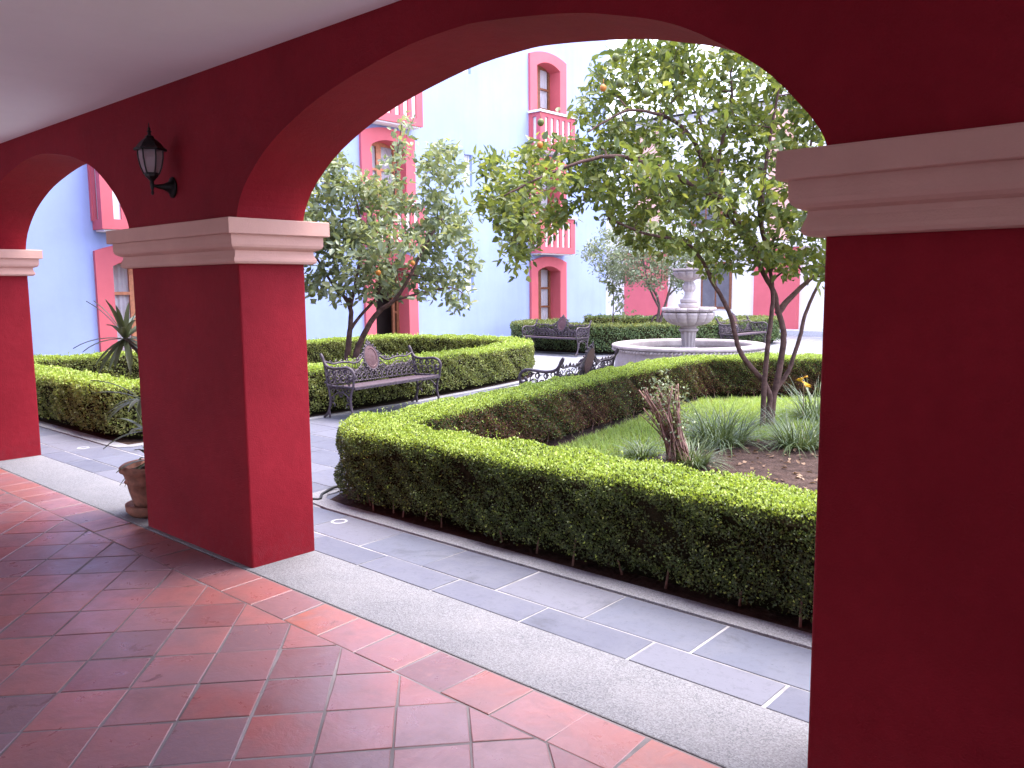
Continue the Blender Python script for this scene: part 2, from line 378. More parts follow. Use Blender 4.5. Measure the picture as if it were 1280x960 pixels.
M['lemon'] = foliage('lemon_leaf', [(0.0, (0.10, 0.13, 0.075)), (0.4, (0.185, 0.225, 0.125)), (0.75, (0.28, 0.315, 0.175)), (1.0, (0.42, 0.42, 0.22))], rough=0.34, trans=0.33)
M['olive'] = foliage('silvery_leaf', [(0.0, (0.11, 0.145, 0.09)), (0.5, (0.20, 0.24, 0.15)), (1.0, (0.32, 0.35, 0.24))], rough=0.45, trans=0.25)
M['grass'] = foliage('lawn_blade', [(0.0, (0.17, 0.26, 0.05)), (0.5, (0.28, 0.40, 0.085)), (1.0, (0.42, 0.48, 0.15))], rough=0.5, trans=0.35)
M['lirio'] = foliage('lily_turf_blade', [(0.0, (0.055, 0.085, 0.038)), (0.5, (0.105, 0.15, 0.062)), (1.0, (0.20, 0.24, 0.11))], rough=0.32, trans=0.2, spec=0.6)
M['dracaena'] = foliage('dracaena_leaf', [(0.0, (0.06, 0.08, 0.045)), (0.5, (0.10, 0.125, 0.07)), (1.0, (0.20, 0.20, 0.13))], rough=0.38, trans=0.15)
M['litter'] = foliage('fallen_leaf', [(0.0, (0.10, 0.055, 0.03)), (0.6, (0.22, 0.13, 0.08)), (1.0, (0.38, 0.27, 0.18))], rough=0.8, trans=0.1)

# ------------------------------------------------------------------ numpy leaf / blade meshes
def np_mesh(name, V, Fs):
    """Fs: list of (n,k) int arrays"""
    me = bpy.data.meshes.new(name); me.vertices.add(len(V)); me.vertices.foreach_set('co', V.astype(np.float32).ravel())
    nl = sum(f.size for f in Fs); npoly = sum(len(f) for f in Fs)
    me.loops.add(nl); me.polygons.add(npoly)
    me.loops.foreach_set('vertex_index', np.concatenate([f.ravel() for f in Fs]).astype(np.int32))
    tot = np.concatenate([np.full(len(f), f.shape[1]) for f in Fs]); st = np.concatenate([[0], np.cumsum(tot)[:-1]])
    me.polygons.foreach_set('loop_start', st.astype(np.int32))
    me.update(calc_edges=True); me.validate(); return me
def unit(a): return a/np.maximum(np.linalg.norm(a, axis=1, keepdims=True), 1e-9)
def leaves(name, P, D, Nn, L, W, mat, parent=None, fine=True, kind='stuff', droop=0.12):
    n = len(P); D = unit(D); S = unit(np.cross(D, Nn)); Nn = np.cross(S, D); L = L.reshape(-1, 1); W = W.reshape(-1, 1)
    if fine:
        vs = [P, P+D*L*.33+S*W*.5+Nn*W*.18, P+D*L*.72+S*W*.38+Nn*W*.10-Nn*L*droop*.5, P+D*L-Nn*L*droop, P+D*L*.72-S*W*.38+Nn*W*.10-Nn*L*droop*.5, P+D*L*.33-S*W*.5+Nn*W*.18]
        V = np.stack(vs, 1).reshape(-1, 3); b = np.arange(n)[:, None]*6
        Fs = [np.concatenate([b+np.array([0, 1, 2, 3]), b+np.array([0, 3, 4, 5])])]
    else:
        vs = [P, P+D*L*.5+S*W*.5+Nn*W*.15, P+D*L, P+D*L*.5-S*W*.5+Nn*W*.15]
        V = np.stack(vs, 1).reshape(-1, 3); b = np.arange(n)[:, None]*4
        Fs = [b+np.array([0, 1, 2, 3])]
    o = link_mesh(name, np_mesh(name, V, Fs), mat, parent)
    if kind: o['kind'] = kind
    return o
def rdir(n): return unit(rng.normal(size=(n, 3)))
def blades(name, P, A, L, W, lean, mat, parent=None, seg=3, kind='stuff', curl=1.0):
    """arching grass-like blades: base P, azimuth A, length L, width W, lean 0..1"""
    n = len(P); H = np.stack([np.cos(A), np.sin(A), np.zeros(n)], 1); S = np.stack([-np.sin(A), np.cos(A), np.zeros(n)], 1)
    rows = []; pos = P.copy(); ang = (1-lean)*1.45
    for k in range(seg+1):
        w = W*(1-(k/seg)**1.6)*0.5
        if k < seg: rows += [pos-S*w[:, None], pos+S*w[:, None]]
        else: rows += [pos]
        stp = (L/seg)[:, None]
        pos = pos+(H*np.cos(ang)[:, None]+np.array([[0, 0, 1.0]])*np.sin(ang)[:, None])*stp
        ang = ang-curl*(0.25+lean)*1.5/seg
    m = 2*seg+1; V = np.stack(rows, 1).reshape(-1, 3); V[:, 2] = np.maximum(V[:, 2], 0.004); b = np.arange(n)[:, None]*m; Fs = []
    for k in range(seg-1): Fs.append(b+np.array([2*k, 2*k+1, 2*k+3, 2*k+2]))
    Fs.append(b+np.array([2*seg-2, 2*seg-1, 2*seg]))
    o = link_mesh(name, np_mesh(name, V, Fs), mat, parent)
    if kind: o['kind'] = kind
    return o

# ================================================================== SETTING
YF, YB = 2.42, 2.848                    # arcade wall faces
g = MB(); g.add([(-300, -300, -0.02), (300, -300, -0.02), (300, 300, -0.02), (-300, 300, -0.02)], [(0, 1, 2, 3)])
ground = g.build('ground', M['ground']); tag(ground, 'grey slate paving of the courtyard ground', 'ground', kind='structure')
# --- corridor floor: grout bed, diagonal field tiles, border row
cf = MB().box(-15.2, 6.2, -2.2, 2.39, -0.012, -0.0028).build('corridor_floor', M['grout'])
tag(cf, 'terracotta tiled corridor floor under the arcade', 'floor', kind='structure')
U, Vv, O0 = (0.1795, 0.2035), (0.2135, -0.1995), (-3.486, 1.525)
tiles_vis, tiles_far = [], []
def in_view(poly):
    c = Vector((sum(p[0] for p in poly)/len(poly), sum(p[1] for p in poly)/len(poly), -CAM_H))
    z = c.dot(_fw)
    if z < 0.3: return None
    return 640+F_PX*c.dot(_rt)/z, 480-F_PX*c.dot(_up)/z, z
J = 0.0046
for i in range(-45, 46):
    for j in range(-45, 46):
        def pt(a, b): return (O0[0]+U[0]*a+Vv[0]*b, O0[1]+U[1]*a+Vv[1]*b)
        q = [pt(i, j), pt(i, j+1), pt(i+1, j+1), pt(i+1, j)]
        cx = sum(p[0] for p in q)/4; cy = sum(p[1] for p in q)/4
        if cy > 2.5 or cy < -2.3 or cx < -15.4 or cx > 6.4: continue
        if parea(q) < 0: q = q[::-1]
        for (a, b, c) in ((0, 1, 2.122), (0, -1, 2.15), (1, 0, 6.1), (-1, 0, 15.1)):
            if q: q = clip(q, a, b, c)
        if not q or len(q) < 3 or abs(parea(q)) < 0.0012: continue
        q = inset(q, J*(0.75+0.6*random.random()))
        q = [(x+random.uniform(-.0038, .0038), y+random.uniform(-.0038, .0038)) for x, y in q]
        tiles_vis.append(q)
x = -15.05
while x < 6:
    w = 0.275+random.uniform(-.012, .02)
    q = inset([(x, 2.122), (x+w, 2.122), (x+w, 2.385), (x, 2.385)], J*.8)
    sk = random.uniform(-.03, .01); q = [(a+(sk if b > 2.3 else 0), b) for a, b in q]
    tiles_vis.append(q); x += w
scored = []
for q in tiles_vis:
    v = in_view(q)
    if v and -60 < v[0] < 1340 and v[1] < 1010: scored.append((abs(parea(q))*abs(v[1]-358)/v[2]**2, q))
    else: tiles_far.append(q)
scored.sort(key=lambda t: -t[0])
tiles_far += [q for s_, q in scored[300:]]
for s_, q in scored[:300]:
    dz = random.uniform(-.0015, .0015)
    MB().prism(q, -0.006, dz, 0.0028, (random.uniform(-.006, .006), random.uniform(-.006, .006))).build('tile', M['tile'], cf)
mb = MB()
for q in tiles_far: mb.prism(q, -0.006, random.uniform(-.0015, .0015), 0.005)
mb.build('remaining_tiles', M['tile'], cf, kind='stuff')
# --- granite strip and slate slabs
gs = MB().box(-15.2, 6.2, 2.392, 2.845, -0.012, 0.003, 0.004).build('granite_strip', M['granite'])
tag(gs, 'pale speckled washed granite strip along the arcade', 'pavement', kind='structure')
sp = MB().box(-15.0, 6.2, 2.848, 3.462, -0.014, -0.004).build('slate_path', M['mortar'])
tag(sp, 'path of grey slate slabs along the hedges', 'path', kind='structure')
def slab(x0, x1, y0, y1, par):
    q = [(x0, y0), (x1, y0), (x1, y1), (x0, y1)]
    q = inset(q, 0.007); q = [(a+random.uniform(-.004, .004), b+random.uniform(-.003, .003)) for a, b in q]
    MB().prism(q, -0.008, random.uniform(-.001, .0015), 0.003).build('slab', M['slab'], par)
x = -3.767-0.622*18
while x < 4: slab(x, x+.622, 2.848, 3.082, sp); x += .622
x = -4.052-0.5805*19
while x < 4: slab(x, x+.5805, 3.082, 3.462, sp); x += .5805
cp = MB().box(-8.75, -5.0, 3.464, 12.0, -0.014, -0.004).build('courtyard_path', M['mortar'])
tag(cp, 'wide slate path between the hedges leading to the fountain', 'path', kind='structure')
y = 3.47; row = 0
while y < 12:
    x = -8.75-(0.3 if row % 2 else 0.0); h = random.choice((.40, .42, .45))
    while x < -5.05:
        w = random.uniform(.52, .72); a, b = max(x, -8.75), min(x+w, -5.0)
        if b-a > .08: slab(a, b, y, min(y+h, 11.99), cp)
        x += w
    y += h; row += 1
for (px, py) in ((424, 652), (104, 560)):
    c = gp(px, py); mb = MB(); mb.lathe([(.040, .002), (.044, .004), (.054, .004), (.058, .002)], 20, (c.x, c.y)); mb.build('round_fitting', M['ring'], sp, smooth=True)

# ================================================================== ARCADE
arc = empty('arcade', (0, 0, 0), 0, 'deep red arcade of arches with salmon capitals under a white ceiling', 'arcade')
ZS, ZC, ZCAPB = 1.975, 2.80, 1.733
PX = [(-14.55, -13.23), (-10.02, -8.70), (-5.49, -4.17), (-0.94, 0.38)]
prof = [(0, 1.975), (.045, 2.075), (.15, 2.19), (.39, 2.345), (.80, 2.495), (1.35, 2.60), (1.70, 2.622), (1.90, 2.612), (2.25, 2.563), (2.46, 2.515), (2.74, 2.42), (3.01, 2.25), (3.15, 2.11), (3.21, 2.03), (3.23, 1.975)]
apts = catmull([(a, b, 0) for a, b in prof], 4)
wall = MB()
for (a, b) in PX:                       # spandrel blocks over pillars
    wall.box(a, b, YF, YB, ZS-.1, ZC)
for k in range(len(PX)-1):
    x0, x1 = PX[k][1], PX[k+1][0]; sc = (x1-x0)/3.23
    A = [(x0+p.x*sc, p.y) for p in apts]
    n = len(A); vs_ = []; fs_ = []
    for (ax, az) in A: vs_ += [(ax, YF, az), (ax, YF, ZC), (ax, YB, az), (ax, YB, ZC)]
    for i in range(n-1):
        a, b = i*4, (i+1)*4
        fs_ += [(a, b, b+1, a+1), (b+2, a+2, a+3, b+3), (a+2, b+2, b, a)]
    wall.add(vs_, fs_)
wall.box(-15.0, PX[0][0], YF, YB, 0, ZC); wall.box(PX[-1][1], 6.2, YF, YB, 0, ZC)  # solid right end, out of view, added to darken the near pillar
wo_ = wall.build('arch_wall', M['red'], arc)
MB().box(-15.0, 6.2, YF+.05, YB-.004, ZC+.001, 9.2).build('upper_wall', M['blue'], arc)
def rounded_box(x0, x1, y0, y1, z0, z1, r=0.012):
    m = MB(); pts = []
    for (cx, cy, a0) in ((x1-r, y1-r, 0), (x0+r, y1-r, 90), (x0+r, y0+r, 180), (x1-r, y0+r, 270)):
        for k in range(4): a = R(a0+30*k); pts.append((cx+r*math.cos(a), cy+r*math.sin(a)))
    nz = 10; n = len(pts)
    for k in range(nz+1):
        z = z0+(z1-z0)*k/nz
        for p in pts: m.v.append((p[0], p[1], z))
    for k in range(nz):
        for i in range(n): m.f.append((k*n+i, k*n+(i+1) % n, (k+1)*n+(i+1) % n, (k+1)*n+i))
    return m
CAPP = [(0.0, 1.733), (0.030, 1.7335), (0.044, 1.738), (0.051, 1.748), (0.050, 1.760), (0.044, 1.774), (0.039, 1.790), (0.038, 1.806), (0.044, 1.809), (0.060, 1.814), (0.073, 1.824), (0.079, 1.838), (0.080, 1.860), (0.080, 1.892),
        (0.104, 1.893), (0.107, 1.897), (0.107, 1.970), (0.104, 1.975), (-0.05, 1.976)]
for (a, b) in PX:
    rounded_box(a, b, YF, YB, -0.01, ZCAPB+.05).build('pillar', M['red'], arc)
    m = MB(); n = len(CAPP)
    for (p, z) in CAPP:
        w1 = random.uniform(-.0012, .0012)
        for (sx, sy) in ((0, 0), (.33, 0), (.66, 0), (1, 0), (1, .5), (1, 1), (.66, 1), (.33, 1), (0, 1), (0, .5)):
            m.v.append((a-p+sx*(b-a+2*p)+random.uniform(-.001, .001), YF-p+sy*(YB-YF+2*p)+random.uniform(-.001, .001), z+w1))
    for i in range(n-1):
        for k in range(10): m.f.append((i*10+k, i*10+(k+1) % 10, (i+1)*10+(k+1) % 10, (i+1)*10+k))
    m.build('capital', M['salmon'], arc)
ce = MB().box(-15.0, 6.2, -2.2, YF+.04, ZC, ZC+.25).build('ceiling', M['ceiling']); tag(ce, 'smooth white corridor ceiling', 'ceiling', kind='structure')
bw = MB().box(-15.2, -10.4, -2.5, -2.2, -.01, 9.2).box(-5.8, 6.2, -2.5, -2.2, -.01, 9.2).box(-10.4, -5.8, -2.5, -2.2, 2.5, 9.2).build('corridor_wall', M['ceiling']); tag(bw, 'unseen white plastered rear wall of the corridor with an opening added for fill light', 'wall', kind='structure')  # wall out of view; white finish and opening added to bring in fill light
rf = MB().box(-15.2, 6.2, -2.5, YF+.05, 9.0, 9.2).build('arcade_roof', M['white']); tag(rf, 'flat white roof over the arcade wing', 'roof', kind='structure')

# ================================================================== BLUE BUILDING
XB = -15.0; STO = 2.77
bb = empty('blue_building', (XB, 12, 0), 0, 'sky blue three storey building with coral red window surrounds and balconies', 'building')
def rel(m): return m.xf(Matrix.Translation((-XB, -12, 0)))
cols = [6.75, 12.57, 18.34]; TOP = 9.3
holes = [(yc-.6, yc+.6, STO*k-(.02 if k == 0 else 0), STO*k+2.2) for yc in cols for k in range(3)]
slits = [(15.06, 15.34, z0, z0+.78) for z0 in (1.43, 4.11, 6.86)]
holes += slits
ys = sorted({-2.5, 21.2}|{h[0] for h in holes}|{h[1] for h in holes}); zs = sorted({-.02, TOP}|{h[2] for h in holes}|{h[3] for h in holes})
wl = MB()
for i in range(len(ys)-1):
    for j in range(len(zs)-1):
        yc, zc = (ys[i]+ys[i+1])/2, (zs[j]+zs[j+1])/2
        if any(h[0] < yc < h[1] and h[2] < zc < h[3] for h in holes): continue
        wl.add([(XB, ys[i], zs[j]), (XB, ys[i+1], zs[j]), (XB, ys[i+1], zs[j+1]), (XB, ys[i], zs[j+1])], [(0, 1, 2, 3)])
wl.add([(XB, 21.2, -.02), (XB-6, 21.2, -.02), (XB-6, 21.2, TOP), (XB, 21.2, TOP)], [(0, 1, 2, 3)])
wl.add([(XB, -2.5, TOP), (XB, 21.2, TOP), (XB-6, 21.2, TOP), (XB-6, -2.5, TOP)], [(0, 1, 2, 3)])
rel(wl).build('wall', M['blue'], bb)
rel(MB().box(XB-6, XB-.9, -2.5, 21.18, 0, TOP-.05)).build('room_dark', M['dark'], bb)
rel(MB().box(XB-.25, XB+.12, -2.4, 21.3, TOP-.02, TOP+.18, .02)).build('cornice', M['white'], bb)
for (y0, y1, z0, z1) in slits:
    m = MB(); X1 = XB-.12
    m.add([(XB, y0, z0), (X1, y0, z0), (X1, y0, z1), (XB, y0, z1), (XB, y1, z0), (X1, y1, z0), (X1, y1, z1), (XB, y1, z1)], [(0, 1, 2, 3), (7, 6, 5, 4), (0, 4, 5, 1), (2, 6, 7, 3)])
    w_ = rel(m).build('slit_window', M['blue'], bb)
    rel(MB().box(X1, X1+.03, y0, y0+.05, z0, z1).box(X1, X1+.03, y1-.05, y1, z0, z1)).build('frame', M['white'], w_)
    rel(MB().box(X1-.02, X1, y0, y1, z0, z1)).build('pane', M['curtain'], w_)
def outline(w, zb, zs_, za, n=10):
    pts = [(-w, zb), (-w, zs_)]
    for k in range(1, n): t = -1+2*k/n; pts.append((t*w, zs_+(za-zs_)*(1-t*t)))
    pts += [(w, zs_), (w, zb)]; return pts
PROUD = .075
def window(yc, k, style):
    z0 = STO*k; zb = z0
    O_ = outline(.79, zb, z0+2.26, z0+2.41); I_ = outline(.5, zb, z0+2.0, z0+2.14); n = len(O_)
    m = MB(); XO, XI = XB+PROUD, XB-.36
    for (u, z) in O_: m.v.append((XB-.01, yc+u, z))
    for (u, z) in O_: m.v.append((XO, yc+u, z))
    for (u, z) in I_: m.v.append((XO, yc+u, z))
    for (u, z) in I_: m.v.append((XI, yc+u, z))
    for r_ in range(3):
        for i in range(n-1): m.f.append((r_*n+i, r_*n+i+1, (r_+1)*n+i+1, (r_+1)*n+i))
    w_ = rel(m).build('window', M['red_out'], bb)
    wm = M['orangewood'] if style == 'orange' else M['wood']
    XW = XB-.30
    fr = MB(); zt = z0+2.14
    def leaf(m_, y0, y1):
        m_.box(XW-.05, XW, y0, y0+.07, z0, zt).box(XW-.05, XW, y1-.07, y1, z0, zt)
        for zz in (z0, z0+.42, z0+.97, z0+1.50, zt-.09): m_.box(XW-.048, XW-.002, y0+.07, y1-.07, zz, zz+(.09 if zz in (z0, zt-.09) else .055))
        m_.box(XW-.04, XW-.012, y0+.07, y1-.07, z0+.09, z0+.42)
    if style == 'open':
        leaf(fr, yc+.30, yc+.5); fr.box(XW-.05, XW, yc-.5, yc-.43, z0, zt)
        fr.box(XW-.048, XW, yc-.43, yc+.3, z0+1.72, z0+1.78)
    else:
        leaf(fr, yc-.5, yc); leaf(fr, yc, yc+.5)
    rel(fr).build('frame', wm, w_)
    if style != 'open':
        for (y0, y1) in ((yc-.43, yc-.07), (yc+.07, yc+.43)):
            for (a, b) in ((z0+.475, z0+.97), (z0+1.025, z0+1.50), (z0+1.555, zt-.09)):
                rel(MB().box(XW-.03, XW-.022, y0, y1, a, b)).build('pane', M['pane'], w_)
            cu = MB(); nn = 24
            for q in range(nn+1):
                t = q/nn; yy = y0+(y1-y0)*t; xx = XW-.060+.012*math.sin(t*26); cu.v += [(xx, yy, z0+.3), (xx, yy, zt-.05)]
            for q in range(nn): cu.f.append((2*q, 2*q+2, 2*q+3, 2*q+1))
            rel(cu).build('curtain', M['curtain'], w_, smooth=True)
def balcony(yc, k):
    z0 = 2.49+STO*(k-1)+(.13 if yc < 8 else 0); h = 1.40 if yc < 8 else 1.03; d0 = .40; hw = .765; xo = XB+d0; t = .04
    m = MB(); sl = [yc+(-2+i)*.25 for i in range(5)]; sw = .066
    m.box(XB+.002, xo, yc-hw, yc+hw, z0, z0+.17); zt = z0+h-.06
    ed = [yc-hw]+[v for s in sl for v in (s-sw, s+sw)]+[yc+hw]
    for i in range(0, len(ed), 2): m.box(xo-t, xo, ed[i], ed[i+1], z0+.17, zt-.1)
    m.box(xo-t, xo, yc-hw, yc+hw, zt-.1, zt)
    for s in (-1, 1):
        ya, yb = (yc-hw, yc-hw+t) if s < 0 else (yc+hw-t, yc+hw)
        m.box(XB+.002, XB+.12, ya, yb, z0+.17, zt-.1).box(XB+.25, xo-t, ya, yb, z0+.17, zt-.1).box(XB+.002, xo-t, ya, yb, zt-.1, zt)
    b_ = rel(m).build('balcony', M['red_out'], bb)
    inn = MB().box(xo-t-.03, xo-t-.004, yc-hw+.09, yc+hw-.09, z0+.16, zt-.02)
    for s in (-1, 1):
        yy = yc+s*(hw-t-.02); inn.box(XB+.01, xo-t-.04, yy-.012, yy+.012, z0+.16, zt-.02)
    rel(inn).build('inner_face', M['white'], b_)
    r_ = MB(); r_.box(xo-.12, xo+.05, yc-hw-.05, yc+hw+.05, zt, zt+.06, .01)
    for s in (-1, 1): r_.box(XB+.003, xo-.12, yc+s*hw-.06+.01*s, yc+s*hw+.06+.01*s, zt, zt+.058)
    rel(r_).build('rail_cap', M['white'], b_)
    rel(MB().box(XB+.003, xo-.05, yc-hw+.05, yc+hw-.05, z0-.035, z0-.002)).build('soffit', M['white'], b_)
for ci, yc in enumerate(cols):
    for k in range(3):
        st = 'open' if (ci == 1 and k == 0) else ('orange' if (ci, k) in ((1, 1), (0, 0)) else 'plain')
        window(yc, k, st)
        if k: balcony(yc, k)

# ================================================================== WHITE REAR BUILDING
YW = 26.0
rb = empty('white_building', (-10, YW, 0), 0, 'white rear building with broad coral red wall panels beyond the fountain', 'building')
def relw(m): return m.xf(Matrix.Translation((10, -YW, 0)))
relw(MB().box(-24, 12, YW, YW+6, -.02, 7.4)).build('wall', M['white'], rb)
for (a, b) in ((-17.4, -15.7), (-12.3, -10.85), (-7.4, -5.9), (-2.5, -1.0)):
    relw(MB().box(a, b, YW-.25, YW+.002, -.02, 2.75)).build('panel', M['red_out'], rb)
    relw(MB().box(a+.35, b-.35, YW-.12, YW+.002, 3.0, 7.1)).build('pilaster', M['peach'], rb)
relw(MB().box(-24, 12, YW-.3, YW+.003, 2.76, 2.95, .02)).build('cornice', M['white'], rb)
relw(MB().box(-24, 12.2, YW-.35, YW+6, 7.4, 7.6, .02)).build('parapet', M['white'], rb)
relw(MB().box(-24, 12, YW-.9, YW-.002, -.02, .14, .01)).build('step', M['kerb'], rb)
for (a, b, z0, z1) in ((-14.35, -13.2, .75, 2.35), (-19.9, -18.7, 3.6, 5.6), (-14.8, -13.6, 3.6, 5.6), (-9.7, -8.5, 3.6, 5.6), (-9.7, -8.5, .1, 2.4), (-4.8, -3.6, 3.6, 5.6)):
    w_ = relw(MB().box(a, b, YW-.05, YW-.004, z0, z1)).build('window', M['wood'], rb)
    for (c, d) in ((a+.08, (a+b)/2-.03), ((a+b)/2+.03, b-.08)):
        relw(MB().box(c, d, YW-.062, YW-.052, z0+.08, z1-.08)).build('pane', M['greypane'], w_)

# ================================================================== HEDGES
def smooth_path(pts, step=.05, closed=False):
    C = catmull([(p[0], p[1], 0) for p in pts], 14, closed)
    out = [C[0]]; 
    for p in C[1:]:
        if (p-out[-1]).length >= step: out.append(p)
    return out
def hedge(name, pts, w, h, label, dens, lsize, mats, closed=False, young=None, dry=None, bare=0.06, group=None, stems=False):
    """mats: side foliage; young: top foliage; dry=(mat, fraction, side sign)"""
    P = smooth_path(pts, .06, closed); n = len(P)
    A = np.array([(p.x, p.y) for p in P]); 
    T = np.roll(A, -1, 0)-np.roll(A, 1, 0) if closed else np.gradient(A, axis=0)
    T = T/np.linalg.norm(T, axis=1, keepdims=True); Nn = np.stack([T[:, 1], -T[:, 0]], 1)       # right-hand normal
    root = empty(name, (A[0][0], A[0][1], 0), 0, label, 'hedge', group)
    off = Matrix.Translation((-A[0][0], -A[0][1], 0)); o3 = np.array([A[0][0], A[0][1], 0])
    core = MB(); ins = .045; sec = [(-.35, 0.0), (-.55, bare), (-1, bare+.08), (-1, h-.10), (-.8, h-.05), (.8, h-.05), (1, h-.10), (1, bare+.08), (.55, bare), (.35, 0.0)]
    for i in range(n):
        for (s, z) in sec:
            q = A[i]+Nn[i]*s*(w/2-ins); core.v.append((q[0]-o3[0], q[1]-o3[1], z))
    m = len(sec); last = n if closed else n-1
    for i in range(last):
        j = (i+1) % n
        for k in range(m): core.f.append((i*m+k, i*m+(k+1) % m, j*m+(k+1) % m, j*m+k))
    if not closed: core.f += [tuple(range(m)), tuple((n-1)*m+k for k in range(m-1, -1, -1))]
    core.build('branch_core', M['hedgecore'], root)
    seg = np.linalg.norm(np.diff(np.vstack([A, A[:1]]) if closed else A, axis=0), axis=1); tot = seg.sum(); cum = np.concatenate([[0], np.cumsum(seg)])
    def sample(cnt, sd=0.0):
        O = A+Nn*sd; sg_ = np.linalg.norm(np.diff(np.vstack([O, O[:1]]) if closed else O, axis=0), axis=1); cm = np.concatenate([[0], np.cumsum(sg_)])
        s = rng.random(cnt)*cm[-1]; i = np.clip(np.searchsorted(cm, s)-1, 0, len(sg_)-1); f = (s-cm[i])/np.maximum(sg_[i], 1e-6)
        j = (i+1) % n; nv = Nn[i]*(1-f[:, None])+Nn[j]*f[:, None]; nv = nv/np.maximum(np.linalg.norm(nv, axis=1, keepdims=True), 1e-6)
        return A[i]*(1-f[:, None])+A[j]*f[:, None], nv, s
    def lump(x, y, z): return .020*np.sin(x*2.7+y*1.9+.8)*np.cos(y*3.3-x*1.2+z*3)+.018*np.sin(x*9.1+1.3*np.sin(y*5))+.014*np.sin(y*11+z*17)+.012*np.sin((x+y)*23+z*31)
    def emit(nm, P3, out, mat, sz):
        k = len(P3); D = unit(out*.5+rdir(k)*.75+np.array([0, 0, .35])); Nm = unit(out*1.3+rdir(k)*.65)
        L = sz*(.7+.6*rng.random(k)); return leaves(nm, P3-o3, D, Nm, L, L*.62, mat, root, fine=False)
    # sides
    for s in (-1, 1):
        cnt = int(tot*h*dens); q, nn, ss = sample(cnt, s*w/2); z = bare+(h-bare-.02)*rng.random(cnt)**.92
        hole = np.sin(q[:, 0]*13+4*np.sin(q[:, 1]*3+z*9))*np.sin(z*21+q[:, 0]*7+q[:, 1]*11)+.5*np.sin(q[:, 1]*19+q[:, 0]*5-z*13); keep = (rng.random(cnt) < np.clip((z-bare)/.09+.25, 0, 1)) & (rng.random(cnt) < np.clip(1.0-.75*np.clip(hole-.15, 0, 1), .2, 1)); q, nn, z = q[keep], nn[keep], z[keep]; cnt = len(z)
        rnd_top = np.clip((z-(h-.07))/.07, 0, 1)**2*.035
        d = w/2-rng.random(cnt)**2*.06+lump(q[:, 0], q[:, 1], z)-rnd_top
        P3 = np.stack([q[:, 0]+nn[:, 0]*s*d, q[:, 1]+nn[:, 1]*s*d, z], 1); out = np.stack([nn[:, 0]*s, nn[:, 1]*s, np.zeros(cnt)], 1)
        sel = rng.random(cnt)
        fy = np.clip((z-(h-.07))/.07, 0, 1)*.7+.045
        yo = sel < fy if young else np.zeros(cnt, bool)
        dr = np.zeros(cnt, bool)
        if dry and s == dry[2]:
            patch = .5+.5*np.sin(q[:, 0]*3.1+q[:, 1]*2.3)*np.cos(q[:, 1]*1.9+z*5); dr = (~yo) & (rng.random(cnt) < dry[1]*(.4+patch)*np.clip(1.25-z/h, .1, 1))
        emit('foliage', P3[~yo & ~dr], out[~yo & ~dr], mats, lsize)
        if yo.any(): emit('new_growth_lit', P3[yo], out[yo], young, lsize)
        if dr.any(): emit('dry_foliage', P3[dr], out[dr], dry[0], lsize)
    # top
    cnt = int(tot*w*dens*1.05); q, nn, ss = sample(cnt); u = (rng.random(cnt)*2-1)*(w/2-.005)
    z = h-rng.random(cnt)**2*.05+lump(q[:, 0]*1.3, q[:, 1]*1.2, u*3)*.7-np.clip((np.abs(u)-(w/2-.07))/.07, 0, 1)**2*.035
    P3 = np.stack([q[:, 0]+nn[:, 0]*u, q[:, 1]+nn[:, 1]*u, z], 1); out = np.tile(np.array([[0, 0, 1.0]]), (cnt, 1))
    yo = rng.random(cnt) < (.85 if young else 0)  # tops mostly in young foliage: new growth with sky light painted in
    if yo.any(): emit('new_growth_lit', P3[yo], out[yo], young, lsize)
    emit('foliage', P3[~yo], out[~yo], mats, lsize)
    # stray shoots
    k = int(tot*14); q, nn, ss = sample(k); u = (rng.random(k)*2-1)*w*.5
    b0 = np.stack([q[:, 0]+nn[:, 0]*u, q[:, 1]+nn[:, 1]*u, np.full(k, h-.005)], 1)
    P3 = np.repeat(b0, 6, 0); t = np.tile(np.arange(6)/6, k)*np.repeat(.03+.05*rng.random(k), 6); P3[:, 2] += t; P3[:, :2] += rng.normal(size=(6*k, 2))*.006
    emit('new_growth_lit', P3, np.tile(np.array([[0, 0, 1.0]]), (6*k, 1)), young or mats, lsize*.9)
    if not closed:                       # ends
        for (e, sg) in ((0, -1), (n-1, 1)):
            cnt = int(w*h*dens); u = (rng.random(cnt)*2-1)*w/2; z = bare+(h-bare)*rng.random(cnt); d = .02-rng.random(cnt)**2*.05
            q = A[e]+Nn[e]*u[:, None]+T[e]*sg*d[:, None]; P3 = np.concatenate([q, z[:, None]], 1)
            emit('foliage', P3, np.tile(np.array([[T[e][0]*sg, T[e][1]*sg, 0]]), (cnt, 1)), mats, lsize)
    if stems:
        m2 = MB()
        for i in range(0, n, 2):
            for s in (-1, 1):
                q = A[i]+Nn[i]*s*(w/2-.05-.1*random.random())+np.array([random.uniform(-.03, .03), random.uniform(-.03, .03)])-o3[:2]
                q2 = q+np.array([random.uniform(-.05, .05), random.uniform(-.03, .03)])
                m2.tube([(q[0], q[1], -.005), (.5*(q[0]+q2[0]), .5*(q[1]+q2[1]), .08), (q2[0], q2[1], .17)], [.008, .006, .005], 4)
        m2.build('stems', M['dry'], root, kind='stuff')
    return root
H1 = [(2.2, 3.83), (0, 3.83), (-2.5, 3.82), (-4.3, 3.83), (-4.75, 3.84), (-4.95, 3.90), (-5.03, 4.08), (-5.08, 4.5), (-5.25, 5.6), (-5.5, 7.2), (-5.72, 8.9), (-5.85, 9.9), (-5.75, 10.55), (-5.2, 11.1), (-4.4, 11.6), (-3.2, 12.1), (-1.5, 12.4)]
